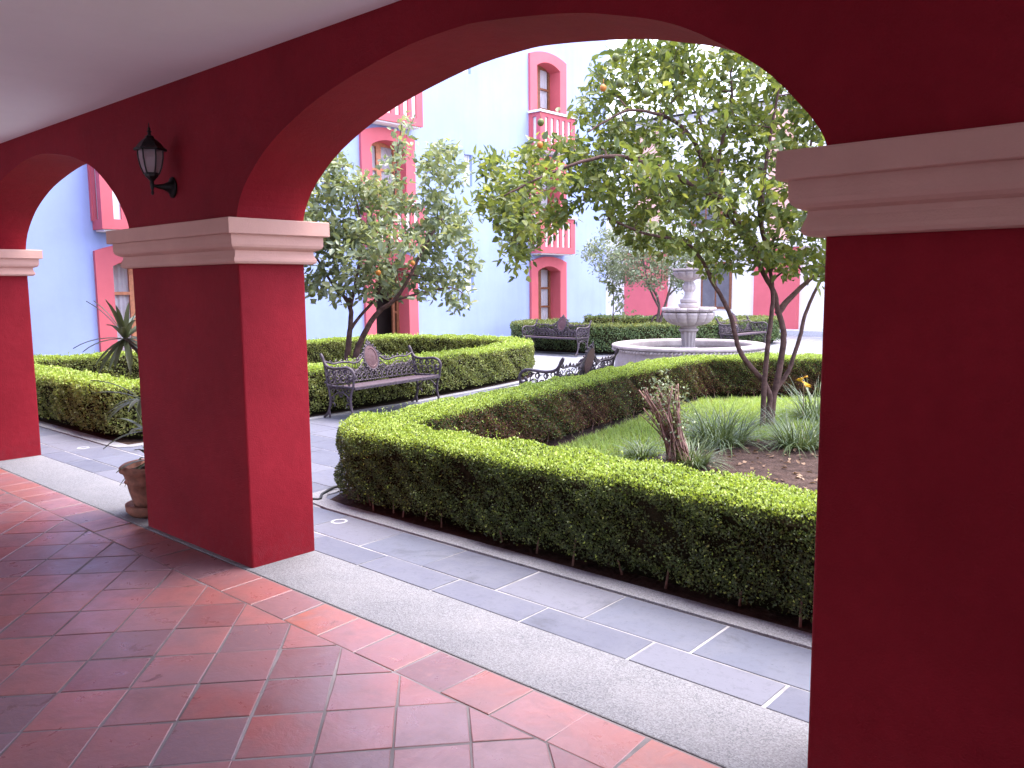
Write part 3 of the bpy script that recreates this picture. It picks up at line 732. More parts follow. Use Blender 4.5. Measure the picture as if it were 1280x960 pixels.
hedge('hedge', H1, .46, .58, 'clipped box hedge nearest the arcade, bending around the lawn and multi-stemmed tree', 20000, .0158, M['box_old'], young=M['box_young_lit'], dry=(M['box_dry'], 1.05, 1), stems=True)
H2 = [(-8.74, 4.2), (-8.75, 4.8), (-8.8, 5.5), (-8.9, 7.4), (-9.15, 9.3), (-9.45, 10.6), (-9.9, 11.3), (-10.8, 11.75), (-12.2, 11.6), (-13.1, 11.0), (-13.3, 9.8), (-13.3, 7), (-13.3, 4.6), (-13.1, 3.95), (-12.4, 3.80), (-10.5, 3.79), (-9.4, 3.79), (-9.1, 3.80), (-8.9, 3.86), (-8.78, 3.98)]
hedge('hedge', H2, .46, .60, 'clipped olive green hedge ring around the lemon tree behind the ornate bench', 5500, .028, M['box_yellow'], closed=True, young=M['box_young_lit'])
H3 = [(-13.9, 17.6), (-14.0, 16.2), (-13.7, 15.75), (-13.0, 15.65), (-11.6, 15.75), (-10.8, 16.1), (-10.1, 17.0), (-9.75, 18.2), (-9.75, 20.0), (-9.75, 21.4), (-10.1, 21.9), (-11, 22)]
hedge('hedge', H3, .5, .68, 'bluish green hedge behind the fountain with a bench backed against it', 3000, .036, M['box_cool'], young=M['box_yellow'])
H4 = [(-14.2, 19.2), (-13.2, 19.3), (-11.5, 19.4), (-10.3, 19.6)]
hedge('hedge', H4, .5, .72, 'low hedge row at the rear of the far bed below the silvery tree', 2200, .040, M['box_yellow'], young=M['box_cool'])

# beds: soil, kerbs
def bed(name, poly, label, z=.006):
    m = MB(); m.prism(poly, -.012, z); o = m.build(name, M['soil']); tag(o, label, 'soil', kind='structure'); return o
b1 = [(2.4, 3.60), (2.4, 12.6), (-1.5, 12.64), (-3.3, 12.34), (-4.5, 11.85), (-5.35, 11.3), (-5.98, 10.65), (-6.08, 9.9), (-5.95, 8.9), (-5.73, 7.2), (-5.48, 5.6), (-5.31, 4.5), (-5.25, 3.9), (-5.10, 3.62)]
bed('planting_bed', b1 if parea(b1) > 0 else b1[::-1], 'dark soil of the planting bed with the lawn')
b2 = [(-8.53, 3.6), (-8.58, 5.5), (-8.67, 7.4), (-8.92, 9.3), (-9.2, 10.7), (-9.75, 11.5), (-10.8, 11.98), (-12.3, 11.85), (-13.3, 11.1), (-13.55, 9.8), (-13.55, 3.57)]
bed('planting_bed', b2 if parea(b2) > 0 else b2[::-1], 'dark soil of the bed around the lemon tree')
def kerb(pts, w, par_name, label):
    m = MB(); n = len(pts)
    for i, p in enumerate(pts):
        p = Vector(p); a = Vector(pts[max(i-1, 0)]); b = Vector(pts[min(i+1, n-1)]); t = (b-a).normalized(); nr = Vector((t.y, -t.x))
        q = p+nr*w; m.v += [(p.x, p.y, -.01), (p.x, p.y, .009), (q.x, q.y, .009), (q.x, q.y, -.01)]
    for i in range(n-1):
        for k in range(3): m.f.append((i*4+k, (i+1)*4+k, (i+1)*4+k+1, i*4+k+1))
    m.f += [(0, 1, 2, 3), ((n-1)*4+3, (n-1)*4+2, (n-1)*4+1, (n-1)*4)]
    o = m.build(par_name, M['granite_l']); tag(o, label, 'kerb', kind='structure')
kerb([(2.4, 3.464), (-4.9, 3.464), (-5.2, 3.50), (-5.36, 3.64), (-5.40, 3.9), (-5.45, 4.5), (-5.62, 5.6), (-5.87, 7.2), (-6.09, 8.9), (-6.22, 9.9), (-6.1, 10.75), (-5.4, 11.45), (-4.5, 12.0), (-3.3, 12.5)], .14, 'kerb', 'pale kerb edging the lawn bed')
kerb([(-13.6, 3.464), (-8.75, 3.464), (-8.5, 3.48), (-8.40, 3.6), (-8.40, 4.2), (-8.44, 5.5), (-8.53, 7.4), (-8.78, 9.3), (-9.05, 10.7), (-9.6, 11.6), (-10.8, 12.12), (-12.4, 12.0)][::-1], .14, 'kerb', 'pale kerb edging the lemon tree bed')

# lawn in the near bed
lawn_poly = [(-4.78, 4.6), (-4.98, 6.2), (-5.24, 7.6), (-5.5, 9.2), (-5.55, 10.1), (-5.0, 10.75), (-4.3, 11.3), (-3.0, 11.8), (-1.2, 12.1), (0.2, 12.0), (0.4, 9.2), (-2.6, 8.8), (-3.3, 8.35), (-4.0, 7.4), (-4.05, 6.5), (-4.0, 5.2), (-4.3, 4.4)]
def inpoly(px, py, poly):
    r = np.zeros(len(px), bool); n = len(poly)
    for i in range(n):
        x1, y1 = poly[i-1]; x2, y2 = poly[i]
        c = ((y1 > py) != (y2 > py)) & (px < (x2-x1)*(py-y1)/(y2-y1+1e-12)+x1); r ^= c
    return r
K = 150000; gx = -5.6+6.1*rng.random(K); gy = 4.3+7.9*rng.random(K); k_ = inpoly(gx, gy, lawn_poly); gx, gy = gx[k_], gy[k_]
n_ = len(gx); tuft = .5+.5*np.sin(gx*7+np.sin(gy*5)*2)*np.sin(gy*8)
lw = blades('lawn', np.stack([gx, gy, np.full(n_, .006)], 1), rng.random(n_)*6.283, .05+.06*rng.random(n_)*(.5+tuft), np.full(n_, .007), .1+.5*rng.random(n_), M['grass'], None, 2)
tag(lw, 'bright green lawn inside the near hedge', 'grass')
# dead leaves on the soil
K = 900; lx = -4.6+4.2*rng.random(K); ly = 4.3+4.6*rng.random(K)
Pl = np.stack([lx, ly, .010+.012*rng.random(K)], 1); Dl = rdir(K); Dl[:, 2] *= .2; Nl = rdir(K)*.35+np.array([0, 0, 1])
lt = leaves('leaf_litter', Pl, Dl, Nl, .03+.05*rng.random(K), .02+.02*rng.random(K), M['litter']); tag(lt, 'dry fallen leaves scattered on the bare soil', 'leaf litter')

# ================================================================== LILY TURF, STUMP, FLOWER
def lily(px, py, r, n, hgt, label, dx=0, dy=0):
    c = gp(px, py); rr = r*np.sqrt(rng.random(n))*.55; a = rng.random(n)*6.283
    P = np.stack([rr*np.cos(a), rr*np.sin(a), np.full(n, .004)], 1); az = a+rng.normal(size=n)*.7
    o = blades('lily_turf', P, az, hgt*(.7+.6*rng.random(n)), .008+.006*rng.random(n), .12+.55*rng.random(n), M['lirio'], None, 6, kind=None, curl=1.15)
    o.location = (c.x+dx, c.y+dy, 0); tag(o, label, 'plant', 'lily turf clumps on the lawn bed'); return o
lily(900, 556, .42, 420, .50, 'large arching lily turf clump at the foot of the multi-stemmed tree')
lily(1000, 560, .36, 320, .46, 'yellowish lily turf clump between the multi-stemmed tree and the red pillar')
lily(866, 584, .20, 200, .34, 'small lily turf tuft beside the dry wrapped stump')
lily(802, 574, .18, 130, .30, 'pale lily turf tuft half hidden behind the hedge, by the dry stump')
lily(1022, 525, .40, 300, .55, 'lily turf clump with a yellow flower over it beside the pillar')
lily(1075, 545, .42, 260, .5, 'lily turf clump hidden behind the red pillar')
st = gp(850, 582); stump = empty('dry_shrub', (st.x, st.y, 0), 0, 'dead brown shrub of twisted dry stems with a few green leaves on top', 'shrub')
m = MB()
for k in range(46):
    a = random.random()*6.283; r0 = random.uniform(.03, .115); pts = []; tw = random.uniform(-1.6, 1.6); hh = random.uniform(.45, .74)
    for q in range(8):
        t = q/7; rr = r0*(1-.35*math.sin(t*3.1)+.75*t*t); lean = (-.13*t-.06*t*t); aa = a+tw*t
        pts.append((lean*_rt.x+rr*math.cos(aa)+random.uniform(-.008, .008), lean*_rt.y+rr*math.sin(aa)+random.uniform(-.008, .008), hh*t))
    if random.random() < .3: pts.append((pts[-1][0]+random.uniform(-.05, .05), pts[-1][1]+random.uniform(-.05, .05), pts[-1][2]-random.uniform(0.02, .12)))
    m.tube(pts, [random.uniform(.006, .012)*(1-.5*q/len(pts)) for q in range(len(pts))], 5)
m.build('stem', M['dry'], stump, smooth=True)
K = 620; t = rng.random(K); cpos = np.stack([-.15*t*_rt.x-.02*_rt.x, -.15*t*_rt.y-.02*_rt.y, .32+.42*t], 1)
Pl = cpos+rng.normal(size=(K, 3))*np.array([.085, .085, .06]); leaves('foliage', Pl, rdir(K), rdir(K), .022+.02*rng.random(K), .012+.01*rng.random(K), M['lemon'], stump)
K = 260; Pl = np.stack([rng.normal(size=K)*.05, rng.normal(size=K)*.05, .05+.5*rng.random(K)], 1); Pl[:, :2] -= (.13*Pl[:, 2:3]/.6)*np.array([[_rt.x, _rt.y]])
leaves('dry_leaf', Pl, rdir(K)+np.array([0, 0, -.6]), rdir(K), .04+.04*rng.random(K), .006+.008*rng.random(K), M['box_dry'], stump)
fl = dp(1003, 520, 9.6); fl.z = 0; fb = dp(1003, 478, 9.6)
fo = empty('yellow_flower', fl, 0, 'single yellow flower on a thin stalk above the lily turf', 'flower')
MB().tube([(0, 0, 0), (.01, 0, fb.z*.5), (0, 0, fb.z)], [.006, .005, .004], 5).build('stalk', M['dry'], fo)
for k in range(9):
    a = k*.7; pz = fb.z-.06+.015*k
    MB().add([(0, 0, pz), (.05*math.cos(a)-.02*math.sin(a), .05*math.sin(a)+.02*math.cos(a), pz+.03), (.095*math.cos(a), .095*math.sin(a), pz+.01), (.05*math.cos(a)+.02*math.sin(a), .05*math.sin(a)-.02*math.cos(a), pz+.02)], [(0, 1, 2), (0, 2, 3)]).build('petal', M['yellow'], fo)

# ================================================================== TREES
def tree(name, label, base, d0, skel, polys, ntips, nleaf, lsz, leafmat, barkmat, spread, clump, fruits=(), seed=1, lw=.48, maxtw=9):
    """skel: list of (list of (px,py,dd), r0, r1); polys: list of (polygon in pixels, weight)"""
    rs = np.random.default_rng(seed); rd = random.Random(seed)
    root = empty(name, base, 0, label, 'tree'); b3 = Vector(base)
    mb = MB(); nodes = []
    for (pts, r0, r1) in skel:
        W = [dp(p[0], p[1], d0+p[2])-b3 for p in pts]
        C = catmull(W, 5); n = len(C)
        for i in range(1, n-1): C[i] = C[i]+Vector((rd.uniform(-1, 1), rd.uniform(-1, 1), rd.uniform(-1, 1)))*r0*.10
        rad = [r0+(r1-r0)*(i/(n-1)) for i in range(n)]
        mb.tube(C, rad, 8)
        for i, c in enumerate(C):
            if i > n*.35: nodes.append((c, rad[i]))
    mb.build('trunk', barkmat, root, smooth=True)
    tips = []
    wts = np.array([w for _, w in polys]); wts = wts/wts.sum()
    for (poly, w), share in zip(polys, wts):
        pp = np.array(poly, float); lo, hi = pp.min(0), pp.max(0); want = int(ntips*share); got = 0
        ctr = pp.mean(0)
        while got < want:
            q = lo+(hi-lo)*rs.random((400, 2)); ok = inpoly(q[:, 0], q[:, 1], poly)
            for a in q[ok]:
                if got >= want: break
                e = 1-min(1, np.linalg.norm((a-ctr)/(hi-lo)*2)*.8)
                dd = rs.normal()*spread*(.35+.65*e)
                tips.append(dp(a[0], a[1], d0+float(np.clip(dd, -2*spread, 2*spread)))-b3); got += 1
    NP = np.array([tuple(c) for c, r in nodes]); NR = [r for c, r in nodes]
    tips.sort(key=lambda t: np.min(np.linalg.norm(NP-np.array(t), axis=1)))
    tw = MB(); LP, LD = [], []
    cap = len(NP)+len(tips)*6; buf = np.zeros((cap, 3)); buf[:len(NP)] = NP; cnt = len(NP)
    for t in tips:
        ta = np.array(t); d = np.linalg.norm(buf[:cnt]-ta, axis=1)+.35*np.maximum(0, buf[:cnt, 2]-ta[2]); i = int(np.argmin(d)); a = Vector(buf[i]); r = min(NR[i]*.75, .022)
        ln = (t-a).length; mid = a.lerp(t, .5)+Vector((rd.uniform(-.1, .1), rd.uniform(-.1, .1), rd.uniform(0, .14)))*ln
        C = catmull([a, mid, t], 3); r1 = .0025; rad = [max(r1, r*(1-.8*k/len(C))) for k in range(len(C))]
        tw.tube(C, rad, 4, caps=False)
        for k in range(1, len(C)):
            buf[cnt] = tuple(C[k]); NR.append(rad[k]); cnt += 1
        dirv = (t-C[-3]).normalized() if ln > 1e-3 else Vector((0, 0, 1))
        m_ = max(4, int(nleaf*(.6+.8*rs.random())))
        for k in range(m_):
            s = rs.random()**.7; p = np.array(C[-3].lerp(t, s)) if len(C) > 3 else ta
            p = p+rs.normal(size=3)*clump*.6*np.array([1, 1, .8]); LP.append(p); LD.append(np.array(dirv)*.5+rs.normal(size=3)*.75+np.array([0, 0, .05]))
    tw.build('twigs', barkmat, root, smooth=True, kind='stuff')
    LP, LD = np.array(LP), np.array(LD); n = len(LP)
    Nn = rs.normal(size=(n, 3))*.75+np.array([0, 0, .9]); L = lsz*(.55+.75*rs.random(n))
    leaves('crown', LP, LD, Nn, L, L*lw*(.85+.3*rs.random(n)), leafmat, root, fine=True)
    for (px, py, dd, rr, mt) in fruits:
        c = dp(px, py, d0+dd)-b3; mm = MB(); pr_ = [(max(.0005, rr*math.sin(math.pi*k/8)), -rr*1.08*math.cos(math.pi*k/8)) for k in range(9)]
        mm.lathe(pr_, 12); mm.tube([(0, 0, rr), (.004, 0, rr+.05)], [.004, .003], 4); o = mm.build('fruit', M[mt], root, smooth=True); o.location = c
    return root
t1 = gp(962, 535); D1 = t1.dot(FH)
SK1 = [([(953, 541, 0), (954, 514, 0), (956, 471, -.03), (960, 429, -.05), (964, 394, -.02), (966, 368, 0), (963, 338, .05), (960, 317, .1), (973, 287, .2), (992, 250, .35), (1010, 200, .5), (1020, 130, .6)], .034, .012),
       ([(962, 540, .05), (961, 519, .05), (962, 496, .05), (955, 478, .05), (938, 458, 0), (924, 437, -.05), (915, 400, -.1), (903, 373, -.15), (890, 352, -.2), (879, 328, -.25), (863, 307, -.3), (842, 299, -.35), (800, 290, -.4), (760, 272, -.5)], .038, .011),
       ([(965, 539, .12), (965, 510, .12), (970, 482, .12), (978, 439, .12), (979, 413, .15), (972, 386, .2), (967, 365, .2), (954, 341, .15), (940, 312, .1), (922, 285, .0), (900, 247, -.1), (892, 226, -.1), (898, 199, -.1), (903, 173, -.15), (911, 146, -.15), (915, 120, -.2), (914, 90, -.2), (925, 40, -.2)], .042, .010),
       ([(966, 520, .2), (968, 492, .2), (986, 463, .25), (999, 423, .3), (1009, 386, .4), (1025, 352, .5), (1050, 300, .6), (1085, 240, .7), (1110, 170, .8)], .032, .011),
       ([(972, 392, .2), (985, 375, .25), (1007, 354, .35), (1030, 335, .5), (1070, 300, .8)], .04, .012),
       ([(892, 228, -.1), (880, 205, -.2), (868, 178, -.3), (848, 155, -.4), (821, 142, -.5), (786, 138, -.6), (760, 150, -.7), (735, 165, -.8)], .03, .007),
       ([(900, 247, -.1), (871, 236, -.3), (837, 215, -.5), (797, 201, -.7), (765, 195, -.8), (728, 202, -.9), (680, 220, -.95), (630, 245, -1.0)], .036, .008),
       ([(963, 338, .05), (940, 300, .5), (915, 260, .8), (890, 200, 1.0), (870, 130, 1.1), (860, 70, 1.1)], .035, .008),
       ([(960, 317, .1), (950, 270, -.3), (955, 220, -.6), (965, 160, -.8), (975, 100, -.9)], .03, .008),
       ([(992, 250, .35), (1040, 210, .1), (1090, 180, 0), (1140, 150, 0)], .025, .008)]
CR1 = [([(715, 190), (722, 130), (745, 90), (772, 66), (830, 40), (900, 20), (970, 20), (1040, 60), (1100, 120), (1130, 200), (1120, 280), (1060, 345), (1000, 348), (950, 330), (900, 345), (860, 330), (800, 310), (760, 275), (735, 235)], 1.0),
       ([(590, 246), (600, 195), (640, 190), (690, 172), (735, 190), (780, 240), (770, 275), (730, 262), (690, 275), (672, 300), (655, 285), (640, 300), (612, 280)], .17),
       ([(618, 262), (668, 262), (690, 250), (668, 318), (650, 345), (634, 332), (640, 295)], .035),
       ([(760, -60), (1080, -60), (1180, 60), (1190, 200), (1120, 280), (1060, 100), (900, 10), (780, 40)], .22)]
FR1 = [(937, 88, -.6, .055, 'fruit'), (775, 104, -.8, .042, 'fruit'), (754, 110, -.85, .032, 'orange'), (808, 116, -.7, .045, 'fruit'), (851, 116, -.7, .04, 'fruit'), (770, 72, -.6, .038, 'fruit'), (675, 181, -.95, .030, 'orange'), (904, 96, -.5, .04, 'fruit'), (676, 153, -.9, .034, 'fruit')]
tree('citrus_tree', 'multi-stemmed citrus tree with yellow green leaves and small oranges on the lawn', t1, D1, SK1, CR1, 980, 21, .098, M['citrus'], M['bark'], .85, .12, FR1, 3)
t2 = Vector((-10.6, 8.0, 0)); D2 = t2.dot(FH)
SK2 = [([(432, 487, 0), (434, 450, 0), (437, 415, 0), (438, 385, .05), (428, 368, .1), (412, 350, .2), (395, 320, .3)], .055, .015),
       ([(436, 487, -.05), (446, 440, -.05), (460, 408, -.1), (475, 388, -.1), (492, 376, -.2), (510, 350, -.3), (530, 310, -.4), (555, 270, -.4)], .055, .012),
       ([(438, 412, 0), (450, 395, .1), (470, 372, .2), (480, 340, .3), (488, 290, .3), (493, 240, .3), (497, 190, .3), (503, 152, .3)], .03, .006),
       ([(438, 385, .05), (445, 350, 0), (452, 300, -.1), (445, 250, -.2), (425, 205, -.2)], .03, .008),
       ([(492, 376, -.2), (530, 365, -.3), (565, 360, -.4), (585, 372, -.4)], .02, .006)]
CR2 = [([(330, 260), (384, 240), (400, 225), (430, 225), (460, 220), (490, 235), (530, 235), (570, 255), (588, 280), (592, 330), (580, 365), (540, 368), (500, 366), (462, 374), (420, 372), (380, 365), (330, 350)], 1.0),
       ([(386, 235), (402, 205), (425, 190), (438, 205), (430, 235)], .05), ([(486, 235), (488, 190), (497, 150), (512, 150), (505, 200), (502, 240)], .035),
       ([(520, 240), (530, 200), (552, 182), (575, 195), (584, 222), (560, 250)], .075), ([(560, 360), (585, 350), (592, 372), (575, 392), (558, 380)], .02)]
FR2 = [(390, 367, -.6, .055, 'fruit'), (576, 322, -.5, .05, 'fruit'), (473, 341, -.9, .04, 'orange'), (516, 329, -.9, .035, 'orange')]
tree('lemon_tree', 'grey green lemon tree rising behind the ornate bench against the blue wall', t2, D2, SK2, CR2, 400, 20, .125, M['lemon'], M['bark'], .75, .15, FR2, 5)
t3 = Vector((-11.0, 17.6, 0)); D3 = t3.dot(FH)
SK3 = [([(818, 437, 0), (820, 410, 0), (824, 385, 0), (818, 365, 0), (800, 345, .1), (780, 325, .2)], .05, .012), ([(821, 437, .05), (826, 400, 0), (835, 370, 0), (842, 340, 0), (845, 310, 0)], .045, .012),
       ([(824, 385, 0), (812, 360, -.2), (805, 330, -.3), (800, 300, -.3)], .03, .008), ([(814, 437, .1), (813, 418, .1), (816, 398, .1), (825, 392, .1)], .03, .02), ([(835, 370, 0), (855, 350, .2), (872, 330, .3)], .025, .008)]
CR3 = [([(732, 318), (745, 298), (765, 284), (800, 276), (845, 285), (885, 300), (890, 335), (862, 356), (830, 362), (800, 358), (775, 350), (750, 348)], 1.0)]
tree('olive_tree', 'small silvery green tree behind the fountain in the far bed', t3, D3, SK3, CR3, 420, 24, .085, M['olive'], M['bark_grey'], .6, .16, (), 8, lw=.4)
t4 = Vector((-12.35, 17.0, 0)); D4 = t4.dot(FH)
SK4 = [([(766, 434, 0), (766, 400, 0), (767, 370, 0), (765, 345, 0), (768, 330, 0)], .018, .006), ([(766, 395, 0), (775, 380, 0), (783, 370, 0)], .01, .005)]
CR4 = [([(758, 335), (775, 332), (782, 350), (776, 372), (760, 372), (756, 350)], 1.0), ([(768, 378), (786, 372), (788, 395), (774, 398)], .4)]
tree('young_tree', 'thin young tree with sparse leaves beside the blue wall, behind a hedge', t4, D4, SK4, CR4, 22, 11, .13, M['lemon'], M['bark_grey'], .15, .12, (), 9)

# ================================================================== BENCHES
def make_bench():
    root = empty('cast_iron_bench', (0, 0, 0)); L = 1.62; hx = L/2
    def back_y(z): return .20+(z-.40)*.26
    # seat
    for k in range(6):
        y = -.215+k*.075; zz = .405-.004*k+(.006 if k == 0 else 0)
        MB().box(-hx+.02, hx-.02, y, y+.066, zz-.022, zz, .006).build('slat', M['seatwood'], root)
    MB().box(-hx+.02, hx-.02, -.235, -.213, .372, .402).build('front_rail', M['iron'], root)
    # backrest
    m = MB(); tr = []
    def topz(x):
        a = abs(x)/hx
        return .655+.14*math.exp(-(a/.20)**2)+.030*math.cos(a*9.4)*(1-a)+.045*max(0, (a-.82)/.18)
    xs = [-hx+L*i/48 for i in range(49)]
    m.tube([(x, back_y(topz(x)), topz(x)) for x in xs], .013, 5)
    m.tube([(x, back_y(topz(x)-.075), topz(x)-.075-.02*math.cos(x*20)) for x in xs], .008, 4)
    m.tube([(-hx, back_y(.415), .415), (hx, back_y(.415), .415)], .010, 5)
    m.tube([(-hx, back_y(.52), .52), (hx, back_y(.52), .52)], .006, 4)
    nb = 17
    for i in range(nb):
        x = -hx+.06+(L-.12)*i/(nb-1); zt = topz(x)-.085
        for s in (-1, 1):
            pts = []
            for q in range(9):
                t = q/8; z = .415+(zt-.415)*t; pts.append((x+s*.042*math.sin(t*math.pi*2)*(1 if t < .5 else -.75)+s*.012, back_y(z), z))
            m.tube(pts, .0105, 4)
        for (zz, rr) in ((.48, .026), (zt-.03, .020)):
            m.tube([(x+rr*math.cos(a*.785), back_y(zz+rr*math.sin(a*.785)), zz+rr*math.sin(a*.785)) for a in range(9)], .009, 4, caps=False)
    for i in range(nb-1):                                   # linking scrolls and leaf knobs
        x = -hx+.06+(L-.12)*(i+.5)/(nb-1)
        m.tube([(x+.03*math.cos(a*.6), back_y(.60+.035*math.sin(a*.6)), .60+.035*math.sin(a*.6)) for a in range(9)], .006, 4)
        zt = topz(x); m.tube([(x-.03, back_y(zt), zt), (x, back_y(zt+.03), zt+.032+.01*(i % 2)), (x+.03, back_y(zt), zt)], .009, 4)
    for s in (-1, 1):                                       # scrolls rising to the crest
        for q in range(5):
            x = s*(.17+.028*q); z = topz(x)+.02
            m.tube([(x+.022*math.cos(a*.7+q), back_y(z+.022*math.sin(a*.7+q)), z+.022*math.sin(a*.7+q)) for a in range(8)], .009, 4)
    m.build('backrest', M['iron'], root, smooth=True)
    cz = .690; md = MB(); rim = MB(); n = 28
    ev = lambda a, rx, rz, dy: (rx*math.cos(a), back_y(cz+rz*math.sin(a))+dy, cz+rz*math.sin(a))
    for (rx, rz, dy) in ((.118, .152, .012), (.118, .152, -.014), (.09, .118, -.020), (.085, .112, -.014), (.03, .04, -.022)):
        for k in range(n): md.v.append(ev(2*math.pi*k/n, rx, rz, dy))
    for r_ in range(4):
        for k in range(n): md.f.append((r_*n+k, r_*n+(k+1) % n, (r_+1)*n+(k+1) % n, (r_+1)*n+k))
    md.f += [tuple(4*n+k for k in range(n)), tuple(range(n-1, -1, -1))]
    md.build('medallion', M['medallion'], root)
    rim.tube([ev(2*math.pi*k/n, .126, .160, -.004) for k in range(n+1)], .014, 5, caps=False)
    for k in range(18):
        a = 2*math.pi*k/18; c = ev(a, .145, .180, -.004); rim.tube([(c[0]-.014, c[1], c[2]), (c[0], c[1]-.012, c[2]), (c[0]+.014, c[1], c[2])], [.006, .016, .006], 5)
    rim.build('medallion_rim', M['iron'], root, smooth=True)
    fn = MB(); z0 = cz+.155
    for (dx, dz, rr) in ((0, .015, .022), (-.026, .03, .016), (.026, .03, .016), (0, .045, .018), (0, .066, .010)):
        y = back_y(z0+dz); fn.tube([(dx, y, z0+dz-.018), (dx, y, z0+dz), (dx, y, z0+dz+.018)], [rr*.4, rr, rr*.3], 6)
    fn.build('finial', M['iron'], root, smooth=True)
    # end frames
    e = MB()
    cu = lambda pts, r, k=5: e.tube(catmull([(0, y, z) for y, z in pts], k), r, 5)
    cu([(.27, .44), (.235, .45), (.25, .58), (.28, .69), (.315, .74), (.33, .785)], .018)                 # rear post
    cu([(.33, .785), (.30, .745), (.275, .69), (.22, .64), (.12, .62), (0, .625), (-.12, .635), (-.20, .61), (-.235, .555), (-.22, .50), (-.17, .485), (-.145, .515), (-.17, .54)], .019)   # arm
    cu([(-.235, .555), (-.225, .47), (-.215, .40)], .016)
    cu([(-.225, .40), (.25, .40)], .016)
    for (cy, cz_, rr) in ((.17, .49, .055), (.06, .48, .048), (-.05, .485, .052), (-.14, .45, .03), (.11, .57, .034), (0, .57, .034), (.20, .59, .034), (-.09, .58, .03)):
        e.tube([(0, cy+rr*math.cos(a*.6)*(1-.035*a), cz_+rr*math.sin(a*.6)*(1-.035*a)) for a in range(13)], .0085, 4)
    for y in (-.1, .0, .1, .2): e.tube([(0, y-.05, .41), (0, y, .5), (0, y+.02, .61)], .007, 4)
    arm = e.mesh('end_frame', True)
    e = MB()
    cu([(-.215, .40), (-.175, .32), (-.165, .20), (-.19, .10), (-.235, .035), (-.275, .012)], .017)        # front leg
    cu([(-.19, .10), (-.185, .04), (-.19, .012)], .015)
    legf = e.mesh('front_leg', True)
    e = MB()
    cu([(.235, .44), (.20, .34), (.185, .20), (.215, .09), (.27, .03), (.30, .012)], .017)
    cu([(.21, .10), (.20, .04), (.205, .012)], .015)
    legr = e.mesh('rear_leg', True)
    e = MB()
    cu([(-.165, .22), (-.10, .30), (0, .335), (.10, .30), (.185, .22)], .010)
    for (cy, cz_, rr) in ((-.12, .35, .035), (-.04, .365, .026), (.05, .365, .026), (.14, .35, .035), (-.125, .25, .028), (.14, .25, .028), (0, .30, .03)):
        e.tube([(0, cy+rr*math.cos(a*.6)*(1-.035*a), cz_+rr*math.sin(a*.6)*(1-.035*a)) for a in range(13)], .008, 4)
    cu([(-.165, .14), (-.13, .20), (-.09, .18), (-.10, .15)], .008); cu([(.19, .14), (.15, .20), (.11, .18), (.12, .15)], .008)
    brk = e.mesh('leg_bracket', True)
    for s in (-1, 1):
        for nm, me in (('arm_frame', arm), ('leg', legf), ('leg', legr), ('leg_bracket', brk)): link_mesh(nm, me, M['iron'], root).location = (s*(hx-.005), 0, 0)
    e = MB(); e.tube([(-hx, 0, .385), (hx, 0, .385)], .010, 5); e.build('stretcher', M['iron'], root)
    return root
bench = make_bench()
spots = [((-8.26, 6.82), 97, 'ornate cast iron bench with reddish medallion, in front of the hedge under the lemon tree'),
         ((-12.15, 15.12), 0, 'ornate iron bench backed against the bluish hedge, facing the arcade'),
         ((-6.22, 8.0), -78, 'dark iron bench seen from behind, only its back showing over the near hedge'),
         ((-9.25, 18.9), 90, 'iron bench right behind the fountain beside the far hedge corner'),
         ((-6.55, 20.9), -90, 'iron bench mostly hidden by the red pillar, only its arm showing beside the white wall')]
for i, ((x, y), rz, lab) in enumerate(spots):
    o = bench if i == 0 else copy_tree(bench)
    o.location = (x, y, .003); o.rotation_euler = (0, 0, R(rz)); tag(o, lab, 'bench', 'ornate cast iron benches')

# ================================================================== FOUNTAIN
FC = (-8.1, 14.2)
fo_ = empty('fountain', (FC[0], FC[1], 0), 0, 'two-tiered grey stone fountain with lobed bowls and round basin', 'fountain')
NB = 14
for k in range(NB):
    a0 = 2*math.pi*k/NB+.004; a1 = 2*math.pi*(k+1)/NB-.004; m = MB()
    m.lathe([(1.20, 0), (1.20, .34), (1.40, .34), (1.405, .30), (1.405, .02), (1.36, .0)][::-1], 8, (0, 0), None, a0, a1); m.build('basin_stone', M['stone'], fo_)
m = MB(); m.lathe([(1.395, .0), (1.395, .34)], 84); m.lathe([(1.21, .34), (1.21, 0)], 84); m.build('basin_joints', M['mortar'], fo_)
m = MB(); m.lathe([(1.39, .335), (1.43, .345), (1.445, .365), (1.435, .385), (1.40, .39), (1.40, .395), (1.46, .40), (1.475, .42), (1.475, .445), (1.455, .462), (1.42, .468), (1.24, .468), (1.20, .455), (1.19, .42), (1.19, .335)], 96); m.build('basin_rim', M['stone'], fo_, smooth=True)
rp = MB()
for k in range(120):
    a = 2*math.pi*k/120; c = (1.442*math.cos(a), 1.442*math.sin(a)); t = (-math.sin(a), math.cos(a))
    rp.tube([(c[0]-t[0]*.03, c[1]-t[1]*.03, .343), (c[0]*1.012, c[1]*1.012, .365), (c[0]+t[0]*.03, c[1]+t[1]*.03, .387)], [.010, .018, .010], 5)
rp.build('rope_moulding', M['stone'], fo_, smooth=True)
m = MB(); m.lathe([(.001, .30), (1.2, .30)], 64); m.build('water', M['water'], fo_)
flut = lambda n, d: (lambda r, z, a: r*(1-d*abs(math.sin(a*n/2))**.7))
m = MB(); m.lathe([(.24, .0), (.24, .33), (.20, .36), (.15, .40)], 40); m.lathe([(.135, .38), (.13, .45), (.155, .68), (.165, .70)], 80, (0, 0), flut(12, .13)); m.lathe([(.16, .695), (.185, .71), (.185, .745), (.155, .76), (.145, .78), (.17, .80), (.17, .84)], 40); m.build('pedestal', M['stone'], fo_, smooth=False)
lob = lambda n, d: (lambda r, z, a: r*(1-d*(1-abs(math.cos(a*n/2))**.6)))
